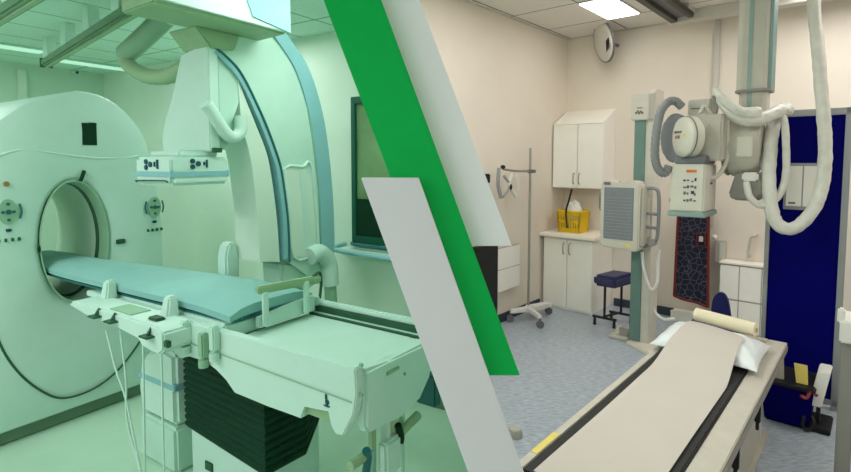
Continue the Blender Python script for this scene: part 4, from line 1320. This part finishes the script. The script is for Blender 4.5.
# ---- things on the floor by the screen
fb = thing('floor_box', 'dark navy tub of papers on the floor between table and blue screen', 'tub', 'R', (-.38, 4.1, 0))
MB().hexa([(-.50, 3.92, 0), (-.27, 3.92, 0), (-.27, 4.22, 0), (-.50, 4.22, 0)], [(-.53, 3.90, .26), (-.25, 3.90, .26), (-.25, 4.24, .26), (-.53, 4.24, .26)], .01).build('tub_body', 'navy_panel', fb)
MB().box(-.54, -.24, 3.89, 4.25, .25, .27, .006).build('tub_rim', 'black_plastic', fb)
for i_, (x0, rz_, m_, lab) in enumerate(((-.345, .11, 'yellow_tag', 'yellow folder standing in the dark tub'), (-.47, .12, 'machine_grey', 'grey folder standing in the dark tub left of the yellow folder'))):
    o = MB().hexa([(x0, 3.96, .272), (x0 + .06, 3.96, .272), (x0 + .06, 3.975 + .01, .272), (x0, 3.975 + .01, .272)], [(x0 - .02, 4.0, .272 + rz_), (x0 + .05, 4.0, .272 + rz_), (x0 + .05, 4.012, .272 + rz_), (x0 - .02, 4.012, .272 + rz_)], .002).build('folder', m_, None, 'R', origin=(x0, 3.97, .27))
    tag(o, lab, 'folder')
wx = on('R', 1, 3.98, 821, 387)
wb_ = thing('white_box', 'slim white box leaning on its dark stand at the foot of the blue screen', 'box', 'R', (wx.x, 3.98, 0))
MB().hexa([(wx.x - .055, 3.93, .16), (wx.x + .01, 3.93, .16), (wx.x + .01, 4.10, .16), (wx.x - .055, 4.10, .16)], [(wx.x - .02, 3.99, .37), (wx.x + .045, 3.99, .37), (wx.x + .045, 4.16, .37), (wx.x - .02, 4.16, .37)], .006).build('box_body', 'white_plastic', wb_)
MB().box(wx.x - .10, wx.x + .06, 3.92, 4.18, 0, .03, .006).box(wx.x - .02, wx.x + .0, 4.0, 4.06, .03, .17).build('box_stand', 'black_plastic', wb_)
for i_, (pts, m_, lab) in enumerate(((((805, 398), (803, 408), (808, 414), (814, 408), (811, 402)), 'black_plastic', 'black cable coil on the floor beside the slim white box'), (((801, 396), (806, 399), (810, 394), (816, 399)), 'red_wire', 'reddish wire tangled above the black cable coil'))):
    P = [on('R', 1, 3.86, x, y) for x, y in pts]
    zmin = min(p.z for p in P)
    P = [Vector((p.x, p.y + .02 * k, max(.012, p.z - zmin + .012) if i_ == 0 else p.z)) for k, p in enumerate(P)]
    o = MB().tube(P, .010, 8, closed=False).build('cable_coil' if i_ == 0 else 'wire', m_, None, 'R', origin=P[0])
    tag(o, lab, 'cable')

# ---- right foreground post
pst = thing('equipment_post', 'grey upright post at the right edge of the photo with a pale box on top', 'post', 'R', (-.08, 3.28, 0))
MB().box(-.112, -.05, 3.24, 3.30, 0, .80, .006).build('post_column', 'post_grey', pst)
MB().box(-.118, .14, 3.20, 3.44, .79, .90, .008).build('post_box', 'white_plastic', pst)
MB().box(-.13, -.10, 3.22, 3.28, .88, .95, .008).build('box_knob', 'white_plastic', pst)
MB().box(-.20, .03, 3.18, 3.38, 0, .02, .004).build('post_foot', 'post_grey', pst)
# small stop on the floor beside the lilac board
p = on('R', 2, .02, 515, 433)
ks = MB().lathe((p.x, p.y, 0), (0, 0, 1), [(0, .045), (.03, .045), (.05, .035), (.06, .01)], 20).build('door_stop', 'cabinet_edge', None, 'R', origin=(p.x, p.y, 0))
tag(ks, 'small beige floor stop beside the lilac grey board', 'door stop')
